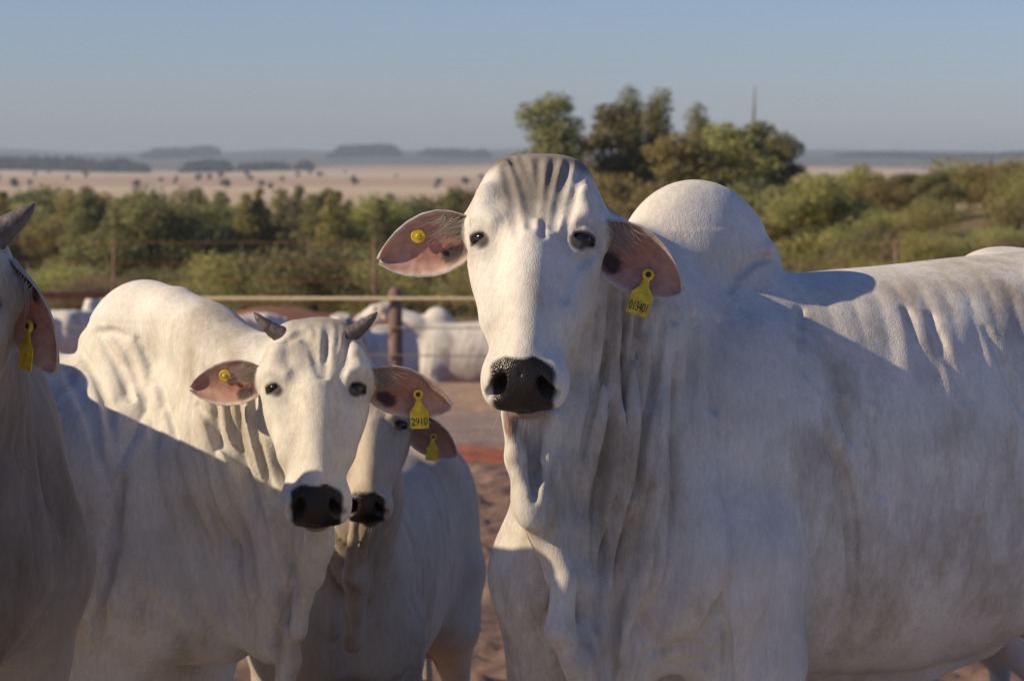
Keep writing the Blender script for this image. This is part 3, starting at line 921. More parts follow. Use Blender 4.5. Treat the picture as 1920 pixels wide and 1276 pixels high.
EYEPOS = (.170, .1010, -.0335)
P_main = at(1005, 293, 5.58)
main = dict(
    yf=.94, label='big white zebu bull facing the camera with tag 013401 in its ear', group='zebu cattle in the pen',
    loc=(.743, 6.14, 0), rot=208, poll=P_main, hdir=hd(7, 58), eye=EYEPOS, fold=.003, traced=True, belly=.045, brow=1.5, grey=.22,
    nmid=(0.02, .02, .0), nfold=.012, nspace=.030, nb0=.60, nb1=.95, res=(.0085, .0042), fneck=.40, rfold=.75,
    ears=[((-.97, .10, -.20), (-.12, -.98, -.18), .205, .064, .75, .02), ((.84, -.10, -.52), (-.25, -.95, -.10), .20, .066, .85, .015)],
    tags=[dict(kind='button', u=.62, v=-.30, face=.75), dict(kind='flag', u=.66, v=-.12, text='013401', face=.85, down=(-.30, 0, -1), fdir=(.1, -1, .1))],
    drange=(5.0, 6.9), patch=(1, -1),
    lines=[('s', p_, r_, d_, .014) for p_, r_, d_ in (
        ([(1150, 565), (1143, 610), (1137, 669), (1118, 738), (1100, 810), (1088, 900)], .013, .010),
        ([(1180, 560), (1172, 600), (1157, 711), (1143, 801), (1124, 886), (1112, 965)], .013, .013),
        ([(1196, 590), (1191, 632), (1178, 717), (1165, 801), (1149, 897), (1133, 981), (1125, 1103), (1122, 1172)], .015, .020),
        ([(1220, 600), (1215, 632), (1199, 717), (1170, 796)], .012, .011),
        ([(1245, 585), (1240, 640), (1233, 695), (1212, 791), (1199, 854), (1193, 918)], .015, .019),
        ([(1268, 600), (1265, 660), (1255, 759), (1231, 833)], .012, .010),
        ([(1304, 590), (1300, 660), (1294, 727), (1284, 801)], .012, .008),
        ([(1349, 600), (1345, 690), (1338, 760)], .011, .005),
        ([(1149, 1290), (1153, 1180), (1160, 1110), (1165, 1055)], .015, .016),
        ([(1199, 1276), (1225, 1214), (1284, 1209), (1337, 1225)], .014, .012),
        ([(1240, 1276), (1265, 1245), (1310, 1238), (1345, 1255)], .012, .010),
        ([(1365, 1290), (1362, 1230), (1366, 1180), (1345, 1140)], .018, .016),
        ([(1700, 580), (1716, 630), (1733, 705)], .006, .0010),
        ([(1745, 590), (1768, 651), (1812, 745)], .006, .0012), ([(1850, 615), (1886, 695), (1925, 775)], .006, .0010),
        ([(1500, 581), (1504, 651), (1513, 695)], .012, .006), ([(1560, 640), (1578, 760), (1600, 830)], .011, .005), ([(1640, 780), (1652, 860), (1650, 930)], .010, .005),
        ([(1550, 819), (1572, 870), (1587, 912), (1598, 1024), (1600, 1098), (1595, 1136)], .020, .020),
        ([(1576, 1136), (1569, 1210), (1557, 1240)], .016, .015), ([(1597, 1120), (1590, 1170), (1570, 1225)], .012, .010),
        ([(1441, 478), (1415, 488), (1385, 510), (1366, 545)], .016, .012), ([(1359, 478), (1368, 505), (1378, 532)], .012, .008),
        ([(958, 292), (974, 332), (988, 368), (995, 425)], .0065, .0060), ([(976, 290), (994, 332), (1000, 395)], .0055, .0035), ([(946, 312), (960, 365), (968, 440)], .0055, .0035),
        ([(1040, 300), (1026, 365), (1018, 440)], .0055, .0035), ([(1066, 305), (1050, 360), (1038, 425)], .0055, .0038), ([(1092, 312), (1076, 372), (1060, 440)], .0060, .0045),
        ([(1010, 300), (1008, 350), (1006, 400)], .0050, .0022),
        ([(982, 795), (992, 850), (1000, 900), (1003, 935)], .013, .020), ([(1003, 800), (1008, 850), (1008, 900)], .012, .016), ([(1045, 800), (1040, 880), (1026, 960), (1035, 1010)], .011, .010),
        ([(1112, 480), (1075, 500), (1060, 560)], .008, .003))] + [
        ('u', [(1160, 620), (1148, 720), (1122, 815), (1092, 900), (1085, 990)], .018, .010, .02),
        ('u', [(1205, 640), (1186, 760), (1160, 880), (1140, 985), (1140, 1090)], .018, .009, .02),
        ('u', [(1255, 620), (1244, 720), (1222, 815), (1212, 900)], .018, .008, .02),
        ('u', [(1438, 468), (1444, 463)], .014, .012, .012)],
    flesh=[
        ([(953, 770, 5.47), (965, 850, 5.47), (985, 930, 5.47), (993, 965, 5.47)], [.012, .014, .017, .022], .02, 1),
        ([(1035, 780, 5.50), (1025, 860, 5.49), (1012, 930, 5.48), (1002, 960, 5.47)], [.012, .011, .014, .020], .02, 1),
        ([(993, 948, 5.475), (1004, 968, 5.48)], [.026, .023], .03, 1),
        ([(962, 775, 5.515), (974, 860, 5.51), (990, 945, 5.50)], [.024, .022, .022], .03, 1),
        ([(978, 780, 5.57), (988, 870, 5.56), (998, 945, 5.53)], [.036, .030, .024], .025, 1),
        ([(1030, 800, 5.53), (1024, 880, 5.52), (1010, 950, 5.51)], [.026, .024, .022], .03, 1),
        ([(1004, 930, 5.50), (1030, 1000, 5.53), (1050, 1080, 5.53)], [.026, .030, .030], .04, 1),
        ([(995, 770, 5.56), (1005, 950, 5.53)], [.045, .024], .03, 1.0),
        ([(1050, 780, 5.60), (1040, 980, 5.56)], [.06, .030], .05, 1.0),
        ([(1035, 985, 5.52), (1058, 1090, 5.50), (1050, 1180, 5.49), (1085, 1240, 5.51), (1105, 1330, 5.54)], [.022, .024, .028, .032, .030], .015, 1),
        ([(1040, 960, 5.80), (1024, 1080, 5.82), (1040, 1260, 5.85)], [.08, .098, .10], .08, 1),
        ([(1085, 1000, 5.58), (1098, 1100, 5.57), (1095, 1190, 5.56), (1120, 1290, 5.58)], [.030, .032, .034, .034], .04, 1),
        ([(1090, 1000, 5.62), (1115, 1100, 5.66), (1120, 1200, 5.68), (1150, 1300, 5.72)], [.045, .05, .055, .05], .05, 1),
        ([(1150, 800, 5.66), (1150, 900, 5.68), (1180, 1050, 5.72), (1190, 1200, 5.76)], [.09, .09, .08, .08], .08, 1),
    ],
)

second = dict(
    label='white zebu bull with short dark horns and drooling muzzle beside the big bull', group='zebu cattle in the pen',
    loc=(-1.194, 6.90, -.12), rot=-30, scale=.926, head=.97, poll=at(592, 602, 6.28), hdir=hd(-4, 58), eye=EYEPOS, fold=.005, foff=.6, brow=.35, grey=.16, rfold=.4, drange=(5.6, 7.6), patch=(1, -1),
    lines=[('s', p_, r_, d_, .014) for p_, r_, d_ in (
        ([(390, 700), (398, 736), (410, 791), (445, 893)], .014, .009), ([(418, 715), (424, 736), (432, 799), (453, 853), (488, 920)], .014, .010),
        ([(445, 712), (449, 736), (453, 795), (473, 873), (492, 932)], .014, .010), ([(472, 720), (475, 806), (496, 885), (520, 947)], .014, .009),
        ([(370, 760), (397, 799), (460, 890), (492, 971), (496, 1016)], .020, .024), ([(474, 1060), (472, 1150), (472, 1276)], .016, .018),
        ([(185, 631), (200, 656), (226, 693), (248, 750)], .014, .010), ([(150, 659), (185, 712), (200, 756), (212, 830)], .014, .010), ([(257, 637), (282, 678), (310, 753), (330, 820)], .014, .010),
        ([(215, 628), (245, 680), (275, 760), (290, 830)], .014, .010), ([(119, 687), (154, 747), (171, 800)], .014, .009), ([(171, 759), (185, 849), (203, 917)], .014, .009),
        ([(232, 900), (221, 953), (199, 1084), (185, 1156), (176, 1225)], .020, .022), ([(325, 849), (343, 921), (397, 1025)], .012, .007), ([(375, 853), (393, 926), (420, 1007)], .012, .007),
        ([(176, 624), (204, 620), (238, 631)], .012, .008), ([(560, 1000), (550, 1080), (520, 1200)], .012, .008),
        ([(571, 625), (590, 669), (602, 705)], .006, .004), ([(618, 615), (610, 658), (610, 705)], .006, .004), ([(653, 630), (645, 681), (633, 728)], .006, .004), ([(540, 640), (560, 625), (585, 640)], .007, .004))],
    nfold=.012, nspace=.040, nb0=.60, nb1=.95, nf0=.6, nf1=1.1, ntop=1.36, res=(.0092, .0050), fneck=.3, nmid=(0, 0, 0),
    ears=[((-.97, .12, -.05), (-.25, -.95, .05), .200, .056, .85, .012), ((.93, -.05, -.20), (-.30, -.93, -.10), .225, .062, .80, .02)],
    tags=[dict(kind='button', u=.58, v=-.25, face=.6), dict(kind='flag', u=.64, v=.05, text='2910', face=.8, down=(.05, 0, -1), fdir=(.15, -1, .1))],
    horns=[((.028, -.075, -.035), (.005, -.130, -.02), (-.028, -.160, -.005), .025), ((.028, .075, -.035), (.005, .126, -.02), (-.028, .160, -.005), .025)],
    flesh=[
        ([(330, 590, 6.60), (390, 640, 6.54), (455, 700, 6.45)], [.07, .08, .09], .07, 1),
        ([(590, 950, 6.28), (588, 1020, 6.30), (582, 1070, 6.33)], [.055, .040, .030], .04, 1),
        ([(592, 1010, 6.30), (585, 1080, 6.33), (556, 1180, 6.37), (543, 1240, 6.40), (520, 1330, 6.40)], [.028, .020, .018, .022, .03], .03, 1),
        ([(540, 960, 6.42), (530, 1080, 6.45), (510, 1200, 6.48)], [.09, .07, .06], .07, 1),
    ])
third = dict(
    label='small young white zebu bull standing behind the horned bull', group='zebu cattle in the pen',
    loc=(-.425, 8.18, -.30), rot=258, scale=.76, head=1.0, poll=at(700, 706, 7.40), hdir=hd(3, 56), eye=EYEPOS, fold=.009, brow=.9, grey=.40, tone=(.76, .68, .60),
    nfold=.020, nspace=.045, res=(.015, .0075), hump=.78, bag=True,
    ears=[((-.93, .2, -.15), (-.2, -.97, 0), .19, .058, .8, .01), ((.80, -.05, -.50), (-.30, -.93, -.10), .20, .066, .85, .02)],
    tags=[None, dict(kind='flag', u=.55, v=.0, face=.8, down=(-.08, 0, -1), fdir=(.3, -1, .1))],
    flesh=[
        ([(668, 960, 7.32), (662, 1010, 7.35), (655, 1085, 7.38)], [.016, .016, .026], .02, 1),
        ([(700, 960, 7.34), (678, 1040, 7.38), (658, 1088, 7.40)], [.012, .016, .024], .02, 1),
        ([(690, 950, 7.45), (670, 1080, 7.45), (660, 1200, 7.50)], [.06, .04, .04], .05, 1),
    ])
fourth = dict(
    label='dark grey zebu bull with blunt dark horn standing next to the horned bull', group='zebu cattle in the pen',
    eb=(.055, .125, -.080), loc=(-1.405, 6.03, 0), rot=-59, scale=1.0, head=1.02, poll=at(-114, 402, 5.25), hdir=hd(2, 55), eye=EYEPOS, fold=.008, brow=.8, grey=1.0, tone=(.74, .70, .67),
    nfold=.012, nspace=.040, res=(.011, .0070),
    ears=[((-.8, .1, -.5), (-.2, -.95, 0), .20, .06, .8, .02), ((.40, -.08, -.90), (-.55, -.83, .0), .205, .062, .85, .01)],
    tags=[None, dict(kind='flag', u=.62, v=.0, face=.6, down=(-.15, 0, -1), fdir=(-.35, -.9, .1), turn=-.5)],
    horns=[((.03, -.085, -.04), (.01, -.13, -.03), (-.035, -.175, -.01), .034), ((.03, .085, -.04), (.012, .13, -.03), (-.03, .178, -.01), .036)],
    fleshc=[([(.66, 0, .95), (.68, 0, .70), (.62, 0, .56)], [.06, .03, .03], .05, 1), ([(.74, .02, 1.05), (.73, 0, .70)], [.05, .025], .05, 1)])
import time as _time
HERD = {}
for nm, S in (('zebu_bull', main), ('zebu_bull', second), ('zebu_bull', third), ('zebu_bull', fourth)):
    _t0 = _time.time()
    HERD[S['label']] = make_bovine(nm, S)
    print('bovine', len(HERD[S['label']][0].data.vertices), round(_time.time() - _t0, 1))

# string of drool below the horned bull's mouth
_b2, _i2 = HERD[second['label']]
_p = [_i2['hl'](.472, -.030, -.150) * _i2['sc'] + np.array([0, 0, -d]) for d in (.0, .012, .028, .042)]
DROOL, n_, L_, b_ = newmat('drool'); b_.inputs['Base Color'].default_value = (.85, .86, .86, 1); b_.inputs['Roughness'].default_value = .08; b_.inputs['Transmission Weight'].default_value = .35
MB().tube(_p, [.004, .0028, .0022, .0036], 8).build('drool', DROOL, _b2, True)
# ------------------------------------------------------------------ terrain
_PY = [-40, 6.2, 6.9, 8.2, 10, 28, 31, 60, 75, 110, 160, 250, 500, 1200, 3000, 5500, 7000, 8200, 9600]
_PZ = [0, 0, -.12, -.30, -.48, -.50, -1.65, -1.85, -2.5, -4.6, -7.0, -11, -18, -17.5, -16.5, -13, 0, 20, 34]
def gz(x, y):
    x = np.asarray(x, np.float64); y = np.asarray(y, np.float64)
    z = np.interp(y, _PY, _PZ)
    r = x / np.maximum(y, 20)
    hill = sstep(.055, .17, r) * 7.0 * sstep(70, 190, y) * (1 - sstep(260, 520, y))
    roll = sstep(40, 200, y) * .9 * (np.sin(x * .045 + 1.3) * np.sin(y * .03) + .5 * np.sin(x * .11 + y * .07))
    far = sstep(1500, 6500, y) * (5 * np.sin(x / 420.0 + 1) + 4 * np.sin(x / 160.0 + 2.1 + y / 900) + 2.5 * np.sin(x / 71.0))
    near = .012 * np.sin(x * 3.1 + 1) * np.sin(y * 2.7) * sstep(3, 6, y) * (1 - sstep(24, 30, y))
    mound = .75 * np.exp(-((x + 4.6) / 1.5) ** 2 - ((y - 52) / 2.5) ** 2) + .55 * np.exp(-((x + 2.0) / 1.8) ** 2 - ((y - 54) / 2.5) ** 2)
    return z + hill + roll * (1 - sstep(300, 800, y)) + far + near + mound


rows = np.concatenate([np.linspace(-30, 4, 18)[:-1], 4 * (9600 / 4.0) ** np.linspace(0, 1, 460)])
cols = np.linspace(-1, 1, 181)
YY = np.repeat(rows, len(cols)); XX = np.tile(cols, len(rows)) * (np.maximum(YY, 4) * .42 + 14)
ZZ = gz(XX, YY)
idx = np.arange(len(rows) * len(cols)).reshape(len(rows), len(cols))
Fg = np.stack([idx[:-1, :-1], idx[:-1, 1:], idx[1:, 1:], idx[1:, :-1]], -1).reshape(-1, 4)
gm = mesh_np('ground', np.stack([XX, YY, ZZ], 1), Fg)
def band(y, a, b, s): return sstep(a - s, a + s, y) * (1 - sstep(b - s, b + s, y))
PG = np.stack([XX, YY, ZZ], 1).astype(f32)
GC = np.tile(V3(.23, .148, .11), (len(YY), 1))
def gmix(m, col):
    global GC
    GC = GC * (1 - m[:, None]) + np.asarray(col, f32) * m[:, None]
gmix(1 - sstep(5.5, 7.5, YY), (.43, .39, .35))  # unseen ground near the camera, made paler to bounce light into shaded flanks
wy = YY + .25 * np.sin(XX * 1.7) + .15 * np.sin(XX * 4.1 + 1)
gmix(band(wy, 19.8, 21.4, .25), (.36, .105, .05))
gmix(band(wy, 21.4, 24.2, .2), (.30, .235, .20))
gmix(band(wy, 24.2, 28.5, .2), (.44, .31, .20))
gmix(band(wy, 28.5, 66, 1), (.30, .13, .075))
gmix(sstep(60, 72, wy), (.17, .125, .06))
gmix(sstep(60, 120, wy) * (.5 + .5 * np.sin(XX * .09 + YY * .05)) * .6, (.10, .095, .035))
gmix(sstep(500, 900, YY), (.54, .43, .27))
gmix(sstep(900, 1300, YY) * np.clip(.5 + .8 * np.sin(YY / 260.0 + XX / 900) , 0, 1) * .7, (.62, .52, .35))
gmix(sstep(900, 1300, YY) * (np.sin(YY / 420.0 + 2.1) > .55) * .6, (.40, .24, .16))
gmix(sstep(5000, 5900, YY) * .92, (.06, .075, .06))
set_color(gm, 'soil', GC)
mt, n, L, b = newmat('soil')
tc = n.new('ShaderNodeTexCoord'); sa = n.new('ShaderNodeAttribute'); sa.attribute_name = 'soil'
n1 = n.new('ShaderNodeTexNoise'); n1.inputs['Scale'].default_value = 5; n1.inputs['Detail'].default_value = 8; n1.inputs['Roughness'].default_value = .7
n2 = n.new('ShaderNodeTexNoise'); n2.inputs['Scale'].default_value = .02; n2.inputs['Detail'].default_value = 6
L.new(tc.outputs['Object'], n1.inputs['Vector']); L.new(tc.outputs['Object'], n2.inputs['Vector'])
r1 = ramp(n, [(.3, (.55, .55, .55)), (.68, (1.3, 1.25, 1.2))]); L.new(n1.outputs[0], r1.inputs[0])
r2 = ramp(n, [(.3, (.78, .8, .85)), (.7, (1.15, 1.1, 1.05))]); L.new(n2.outputs[0], r2.inputs[0])
x1 = n.new('ShaderNodeMix'); x1.data_type = 'RGBA'; x1.blend_type = 'MULTIPLY'; x1.inputs[0].default_value = 1
x2 = n.new('ShaderNodeMix'); x2.data_type = 'RGBA'; x2.blend_type = 'MULTIPLY'; x2.inputs[0].default_value = 1
L.new(sa.outputs['Color'], x1.inputs[6]); L.new(r1.outputs[0], x1.inputs[7]); L.new(x1.outputs[2], x2.inputs[6]); L.new(r2.outputs[0], x2.inputs[7])
L.new(x2.outputs[2], b.inputs['Base Color']); b.inputs['Roughness'].default_value = .95
bp = n.new('ShaderNodeBump'); bp.inputs['Strength'].default_value = .8; bp.inputs['Distance'].default_value = .06
L.new(n1.outputs[0], bp.inputs['Height']); L.new(bp.outputs[0], b.inputs['Normal'])
gm.materials.append(mt)
tag(link('ground', gm), kind='structure')

# churned mud of the pen as a finer sheet over the ground
xs = np.arange(-4.6, 4.6, .055); ys = np.concatenate([np.arange(7.4, 13, .05), np.arange(13, 20.6, .08)])
MX, MY = np.meshgrid(xs, ys); MX, MY = MX.ravel(), MY.ravel()
Q = np.stack([MX, MY, np.zeros_like(MX)], 1).astype(f32)
lump = .050 * (.45 - np.abs(wob(Q, 1.1, 1))) + .050 * (.4 - np.abs(wob(Q, 2.6, 2))) + .026 * wob(Q, 4.6, 3) + .012 * wob(Q, 8.3, 0)
fade = sstep(7.4, 8.2, MY) * (1 - sstep(19.6, 20.5, MY)) * (1 - sstep(4.0, 4.5, np.abs(MX)))
MZ = gz(MX, MY) + .004 + np.maximum(lump + .035, 0) * fade - .03 * (1 - fade)
ii = np.arange(len(MX)).reshape(len(ys), len(xs))
mm_ = mesh_np('mud', np.stack([MX, MY, MZ], 1), np.stack([ii[:-1, :-1], ii[:-1, 1:], ii[1:, 1:], ii[1:, :-1]], -1).reshape(-1, 4))
MUD = plain('mud', (.165, .105, .08), .95, .45, 7, .9, 24)
mm_.materials.append(MUD)
tag(link('mud', mm_), kind='structure')

# ------------------------------------------------------------------ vegetation
def leaf_material(name, lo, hi):
    m, n, L, b = newmat(name)
    at_ = n.new('ShaderNodeAttribute'); at_.attribute_name = 'leaf'
    oi = n.new('ShaderNodeObjectInfo')
    r = ramp(n, [(0, lo), (1, hi)]); L.new(at_.outputs['Fac'], r.inputs[0])
    hsv = n.new('ShaderNodeHueSaturation')
    mr = n.new('ShaderNodeMapRange'); mr.inputs[3].default_value = .478; mr.inputs[4].default_value = .532; L.new(oi.outputs['Random'], mr.inputs[0]); L.new(mr.outputs[0], hsv.inputs['Hue'])
    mr2 = n.new('ShaderNodeMapRange'); mr2.inputs[3].default_value = .72; mr2.inputs[4].default_value = 1.1; hsv.inputs['Saturation'].default_value = .9; L.new(oi.outputs['Random'], mr2.inputs[0]); L.new(mr2.outputs[0], hsv.inputs['Value'])
    L.new(r.outputs[0], hsv.inputs['Color']); L.new(hsv.outputs[0], b.inputs['Base Color'])
    b.inputs['Roughness'].default_value = .7
    t = n.new('ShaderNodeBsdfTranslucent'); L.new(hsv.outputs[0], t.inputs[0])
    ms = n.new('ShaderNodeMixShader'); ms.inputs[0].default_value = .48
    L.new(b.outputs[0], ms.inputs[1]); L.new(t.outputs[0], ms.inputs[2]); L.new(ms.outputs[0], n['Material Output'].inputs['Surface'])
    return m
LEAF_A = leaf_material('leaf_olive', (.17, .165, .05), (.52, .44, .13))
LEAF_B = leaf_material('leaf_dark', (.13, .145, .055), (.40, .37, .13))
LEAF_C = leaf_material('leaf_dry', (.14, .095, .06), (.36, .25, .14))
LEAF_F = leaf_material('leaf_far', (.02, .035, .015), (.06, .075, .03))
BARK = plain('bark', (.16, .12, .09), .9, .35, 4, .5, 12)


def crown_mesh(name, clumps, per, size, seed):
    g = np.random.default_rng(seed)
    Ps, Ns, Sh = [], [], []
    for (c, r) in clumps:
        k = int(per * (r[0] * r[1] * r[2]) ** (2 / 3) / .5) + 12
        d = g.normal(size=(k, 3)); d /= np.linalg.norm(d, axis=1, keepdims=True)
        rad = .30 + .95 * g.random((k, 1)) ** .6
        Ps.append(np.array(c) + d * rad * np.array(r)); Ns.append(d + g.normal(size=(k, 3)) * .7)
        Sh.append(np.clip(.25 + .55 * g.random(k) + .25 * (g.random() - .5), 0, 1))
    P = np.concatenate(Ps); N = np.concatenate(Ns); Sh = np.concatenate(Sh)
    N /= np.linalg.norm(N, axis=1, keepdims=True)
    A = np.cross(N, g.normal(size=N.shape)); A /= np.linalg.norm(A, axis=1, keepdims=True); Bv = np.cross(N, A)
    s = size * (.6 + .8 * g.random((len(P), 1)))
    V = np.stack([P - A * s, P + Bv * s * .45, P + A * s, P - Bv * s * .45], 1).reshape(-1, 3)
    F = np.arange(len(V)).reshape(-1, 4)
    me = mesh_np(name, V, F, False)
    set_float(me, 'leaf', np.repeat(Sh, 4))
    return me


def trunk_mesh(name, h, r, clumps, seed, lean=.05):
    g = random.Random(seed); mb = MB()
    top = (g.uniform(-lean, lean) * h, g.uniform(-lean, lean) * h, h * .8)
    mb.tube([(0, 0, -.3), (top[0] * .2, top[1] * .3, h * .28), (top[0] * .6, top[1] * .6, h * .55), top], [r, r * .8, r * .5, r * .15], 7)
    for (c, rr) in clumps[::max(1, len(clumps) // 9)]:
        t = min(.9, max(.25, (c[2] - .25 * rr[2]) / h * .75))
        b0 = (top[0] * t, top[1] * t, h * .8 * t)
        mid = tuple((a + b_) / 2 + g.uniform(-.05, .05) * h for a, b_ in zip(b0, c))
        mb.tube([b0, mid, c], [r * .4, r * .25, r * .08], 5)
    return mb.mesh(name, True)


def clumps_for(kind, seed):
    g = random.Random(seed); out = []
    if kind == 'gum':                                   # tall open crown in tiers
        H = 11.0
        for i in range(15):
            t = i / 14; z = H * (.30 + .68 * t); w_ = H * (.22 * (1 - t) ** .6 + .03)
            a = i * 2.4 + g.random(); q = w_ * g.uniform(.3, 1.0)
            s = H * g.uniform(.055, .10) * (1.1 - .45 * t)
            out.append(((q * math.cos(a), q * math.sin(a), z), (s * 1.15, s * 1.15, s * .95)))
    elif kind == 'column':
        H = 11.0
        for i in range(12):
            t = i / 11; z = H * (.34 + .63 * t); a = i * 2.1 + g.random(); q = H * .035 * g.random()
            s = H * g.uniform(.05, .075) * (1.15 - .3 * abs(t - .5))
            out.append(((q * math.cos(a), q * math.sin(a), z), (s, s, s * 1.3)))
    elif kind == 'round':
        H = 7.0
        for i in range(20):
            a = g.random() * 6.28; t = g.random(); q = H * .34 * math.sqrt(g.random()) * math.sin(math.pi * (.18 + .72 * t)); z = H * (.28 + .62 * t)
            s = H * g.uniform(.09, .14)
            out.append(((q * math.cos(a), q * math.sin(a), z), (s, s, s * .8)))
    elif kind == 'cone':
        H = 9.0
        for i in range(22):
            t = (i + g.random()) / 22; z = H * (.10 + .86 * t); q = H * .20 * (1 - t) ** .85 * g.uniform(.3, 1.0); a = i * 2.4
            s = H * (.085 * (1 - t) + .035)
            out.append(((q * math.cos(a), q * math.sin(a), z), (s, s, s * .9)))
    else:                                               # bush
        H = 2.6
        for i in range(12):
            a = g.random() * 6.28; q = H * .42 * math.sqrt(g.random()); z = H * g.uniform(.18, .72) * (1 - .25 * q / H)
            s = H * g.uniform(.15, .24)
            out.append(((q * math.cos(a), q * math.sin(a), z), (s * 1.1, s * 1.1, s * .8)))
    return H, out

PROTO = {}
for kind, nv, per, size in (('gum', 4, 480, .13), ('column', 2, 520, .11), ('round', 3, 420, .115), ('cone', 4, 430, .12), ('bush', 4, 800, .05)):
    PROTO[kind] = []
    for i in range(nv):
        H_, cl = clumps_for(kind, hash(kind) % 97 + 17 * i if False else len(kind) * 31 + 17 * i)
        PROTO[kind].append((H_, trunk_mesh(kind + '_trunk', H_, H_ * (.018 if kind != 'bush' else .03), cl, i), crown_mesh(kind + '_crown', cl, per, size, 11 + i)))


def with_mat(me, m):
    k = me.name.split('.')[0] + m.name
    if k + str(id(me)) not in _MM:
        c = me.copy(); c.materials.clear(); c.materials.append(m); _MM[k + str(id(me))] = c
    return _MM[k + str(id(me))]
_MM = {}


def plant(name, kind, var, x, y, h, mat, label, cat, group, wide=1.0, rz=None, trunkmat=None):
    H_, tm, cm = PROTO[kind][var % len(PROTO[kind])]
    e = bpy.data.objects.new(name, None); COL.objects.link(e)
    e.location = (x, y, float(gz(x, y)) - .05); k = h / H_
    e.scale = (k * wide, k * wide, k); e.rotation_euler = (0, 0, random.uniform(0, 6.28) if rz is None else rz)
    link('trunk', with_mat(tm, trunkmat or BARK), e); link('crown', with_mat(cm, mat), e)
    tag(e, label, cat, group)
    return e


def plant_px(name, kind, var, u, vtop, D, mat, label, cat, group, wide=1.0):
    x = (u - 960) / FPX * D; g0 = float(gz(x, D)); h = at(u, vtop, D)[2] - g0
    return plant(name, kind, var, x, D, max(h, .5), mat, label, cat, group, wide)

# trees standing above the skyline behind the big bull
for u, vt, D, kind, var, mat, wd, lab in (
        (1040, 188, 178, 'gum', 0, LEAF_B, 1.15, 'slender open eucalyptus at the edge of the tall tree group behind the bull'),
        (1150, 205, 182, 'gum', 1, LEAF_B, 1.4, 'leafy eucalyptus with a forked top in the tall tree group'),
        (1185, 192, 186, 'column', 0, LEAF_B, .8, 'narrow dark tree beside the forked eucalyptus'),
        (1232, 183, 184, 'column', 1, LEAF_B, .9, 'tall thin columnar tree rising highest in the tree group'),
        (1310, 222, 180, 'column', 0, LEAF_B, .8, 'short thin columnar tree in the middle of the tree group'),
        (1270, 262, 172, 'gum', 2, LEAF_A, 1.7, 'broad olive tree filling the middle of the tree group'),
        (1365, 238, 176, 'gum', 3, LEAF_A, 1.75, 'wide olive tree with rounded top beside the bare spike'),
        (1418, 236, 180, 'gum', 1, LEAF_B, 1.5, 'dark tree with the bare dead spike above its top'),
        (1470, 258, 178, 'gum', 2, LEAF_B, 1.3, 'dark bushy tree ending the tall tree group'),
        (1110, 300, 165, 'round', 0, LEAF_A, 1.3, 'low olive tree at the foot of the slender eucalyptus'),
        (1210, 330, 160, 'round', 1, LEAF_A, 1.3, 'rounded olive tree between hump and head of the bull'),
        (1420, 330, 160, 'round', 2, LEAF_B, 1.2, 'dark rounded tree right behind the hump'),
        (1520, 308, 150, 'round', 0, LEAF_A, 1.25, 'green tree with pale limbs right of the tall group'),
        (1606, 300, 175, 'round', 1, LEAF_A, 1.0, 'small round-topped tree on the scrubby hillside'),
        (1815, 322, 170, 'round', 2, LEAF_A, 1.3, 'low spreading tree on the crest of the scrubby hillside'),
        (1925, 300, 165, 'round', 0, LEAF_A, 1.3, 'spreading tree rising at the end of the hillside crest')):
    e = plant_px('tree', kind, var, u, vt, D, mat, lab, 'tree', 'trees behind the big bull', wd)
    if 'dead spike' in lab:
        k = e.scale[2]
        MB().tube([(0, 0, 9.5), (.15, 0, 11.5), (.1, .1, 13.6)], [.09, .06, .02], 5).build('dead_branch', BARK, e, True)
_g = random.Random(9)
for i in range(20):
    plant_px('hillside_tree', 'round', i, 1470 + i * 25 + _g.uniform(-12, 12), 338 - i * .9 + _g.uniform(-16, 14), _g.uniform(150, 205), LEAF_A if i % 3 else LEAF_B, 'olive tree in the dense scrub wood on the hillside', 'tree', 'trees of the hillside scrub wood', _g.uniform(1.1, 1.6))
# belt of conical trees on the left
g = random.Random(3)
BELT = 'conical trees of the belt across the valley'
for i in range(64):
    u = -40 + i * 15.6 + g.uniform(-9, 9)
    vt = g.choice([345, 352, 362, 372, 380, 388]) + g.uniform(-6, 8)
    plant_px('conical_tree', g.choice(['cone', 'cone', 'round']), i, u, vt, g.uniform(215, 290), LEAF_B if g.random() < .62 else LEAF_A, 'bushy pointed tree in the dense belt across the valley', 'tree', BELT, g.uniform(1.0, 1.6))
# scrub
for i in range(150):
    left = i < 95
    u = g.uniform(-60, 1000) if left else g.uniform(1380, 2000)
    D = 70 * (3.0 ** g.random()) if left else 95 * (2.1 ** g.random())
    x = (u - 960) / FPX * D
    q = g.random()
    h = g.uniform(1.3, 2.9) * (1 + .3 * (D > 130))
    mat = LEAF_A if q < .42 else (LEAF_B if q < .55 else LEAF_C)
    if mat is LEAF_C:
        plant('dry_shrub', 'bush', i, x, D, h * .8, mat, 'brown dry shrub in the scrub beyond the pen', 'shrub', 'dry shrubs in the scrub', g.uniform(1.0, 1.6))
    elif left:
        plant('green_shrub', 'bush', i, x, D, h, mat, 'green bush in the valley scrub beyond the pen', 'shrub', 'green bushes in the valley', g.uniform(1.0, 1.7))
    else:
        plant('green_shrub', 'bush', i, x, D, h * 1.15, mat, 'green bush on the hillside behind the bull', 'shrub', 'green bushes on the hillside', g.uniform(1.0, 1.7))
# scattered trees on the far fields
for i in range(46):
    D = g.uniform(1500, 3900); u = g.uniform(-60, 1000) if i < 38 else g.uniform(1560, 1960)
    plant('field_tree', 'round', i, (u - 960) / FPX * D, D, g.uniform(4, 8), LEAF_F, 'tiny lone tree standing in the distant tan field', 'tree', 'lone trees in the distant fields', g.uniform(.9, 1.6))
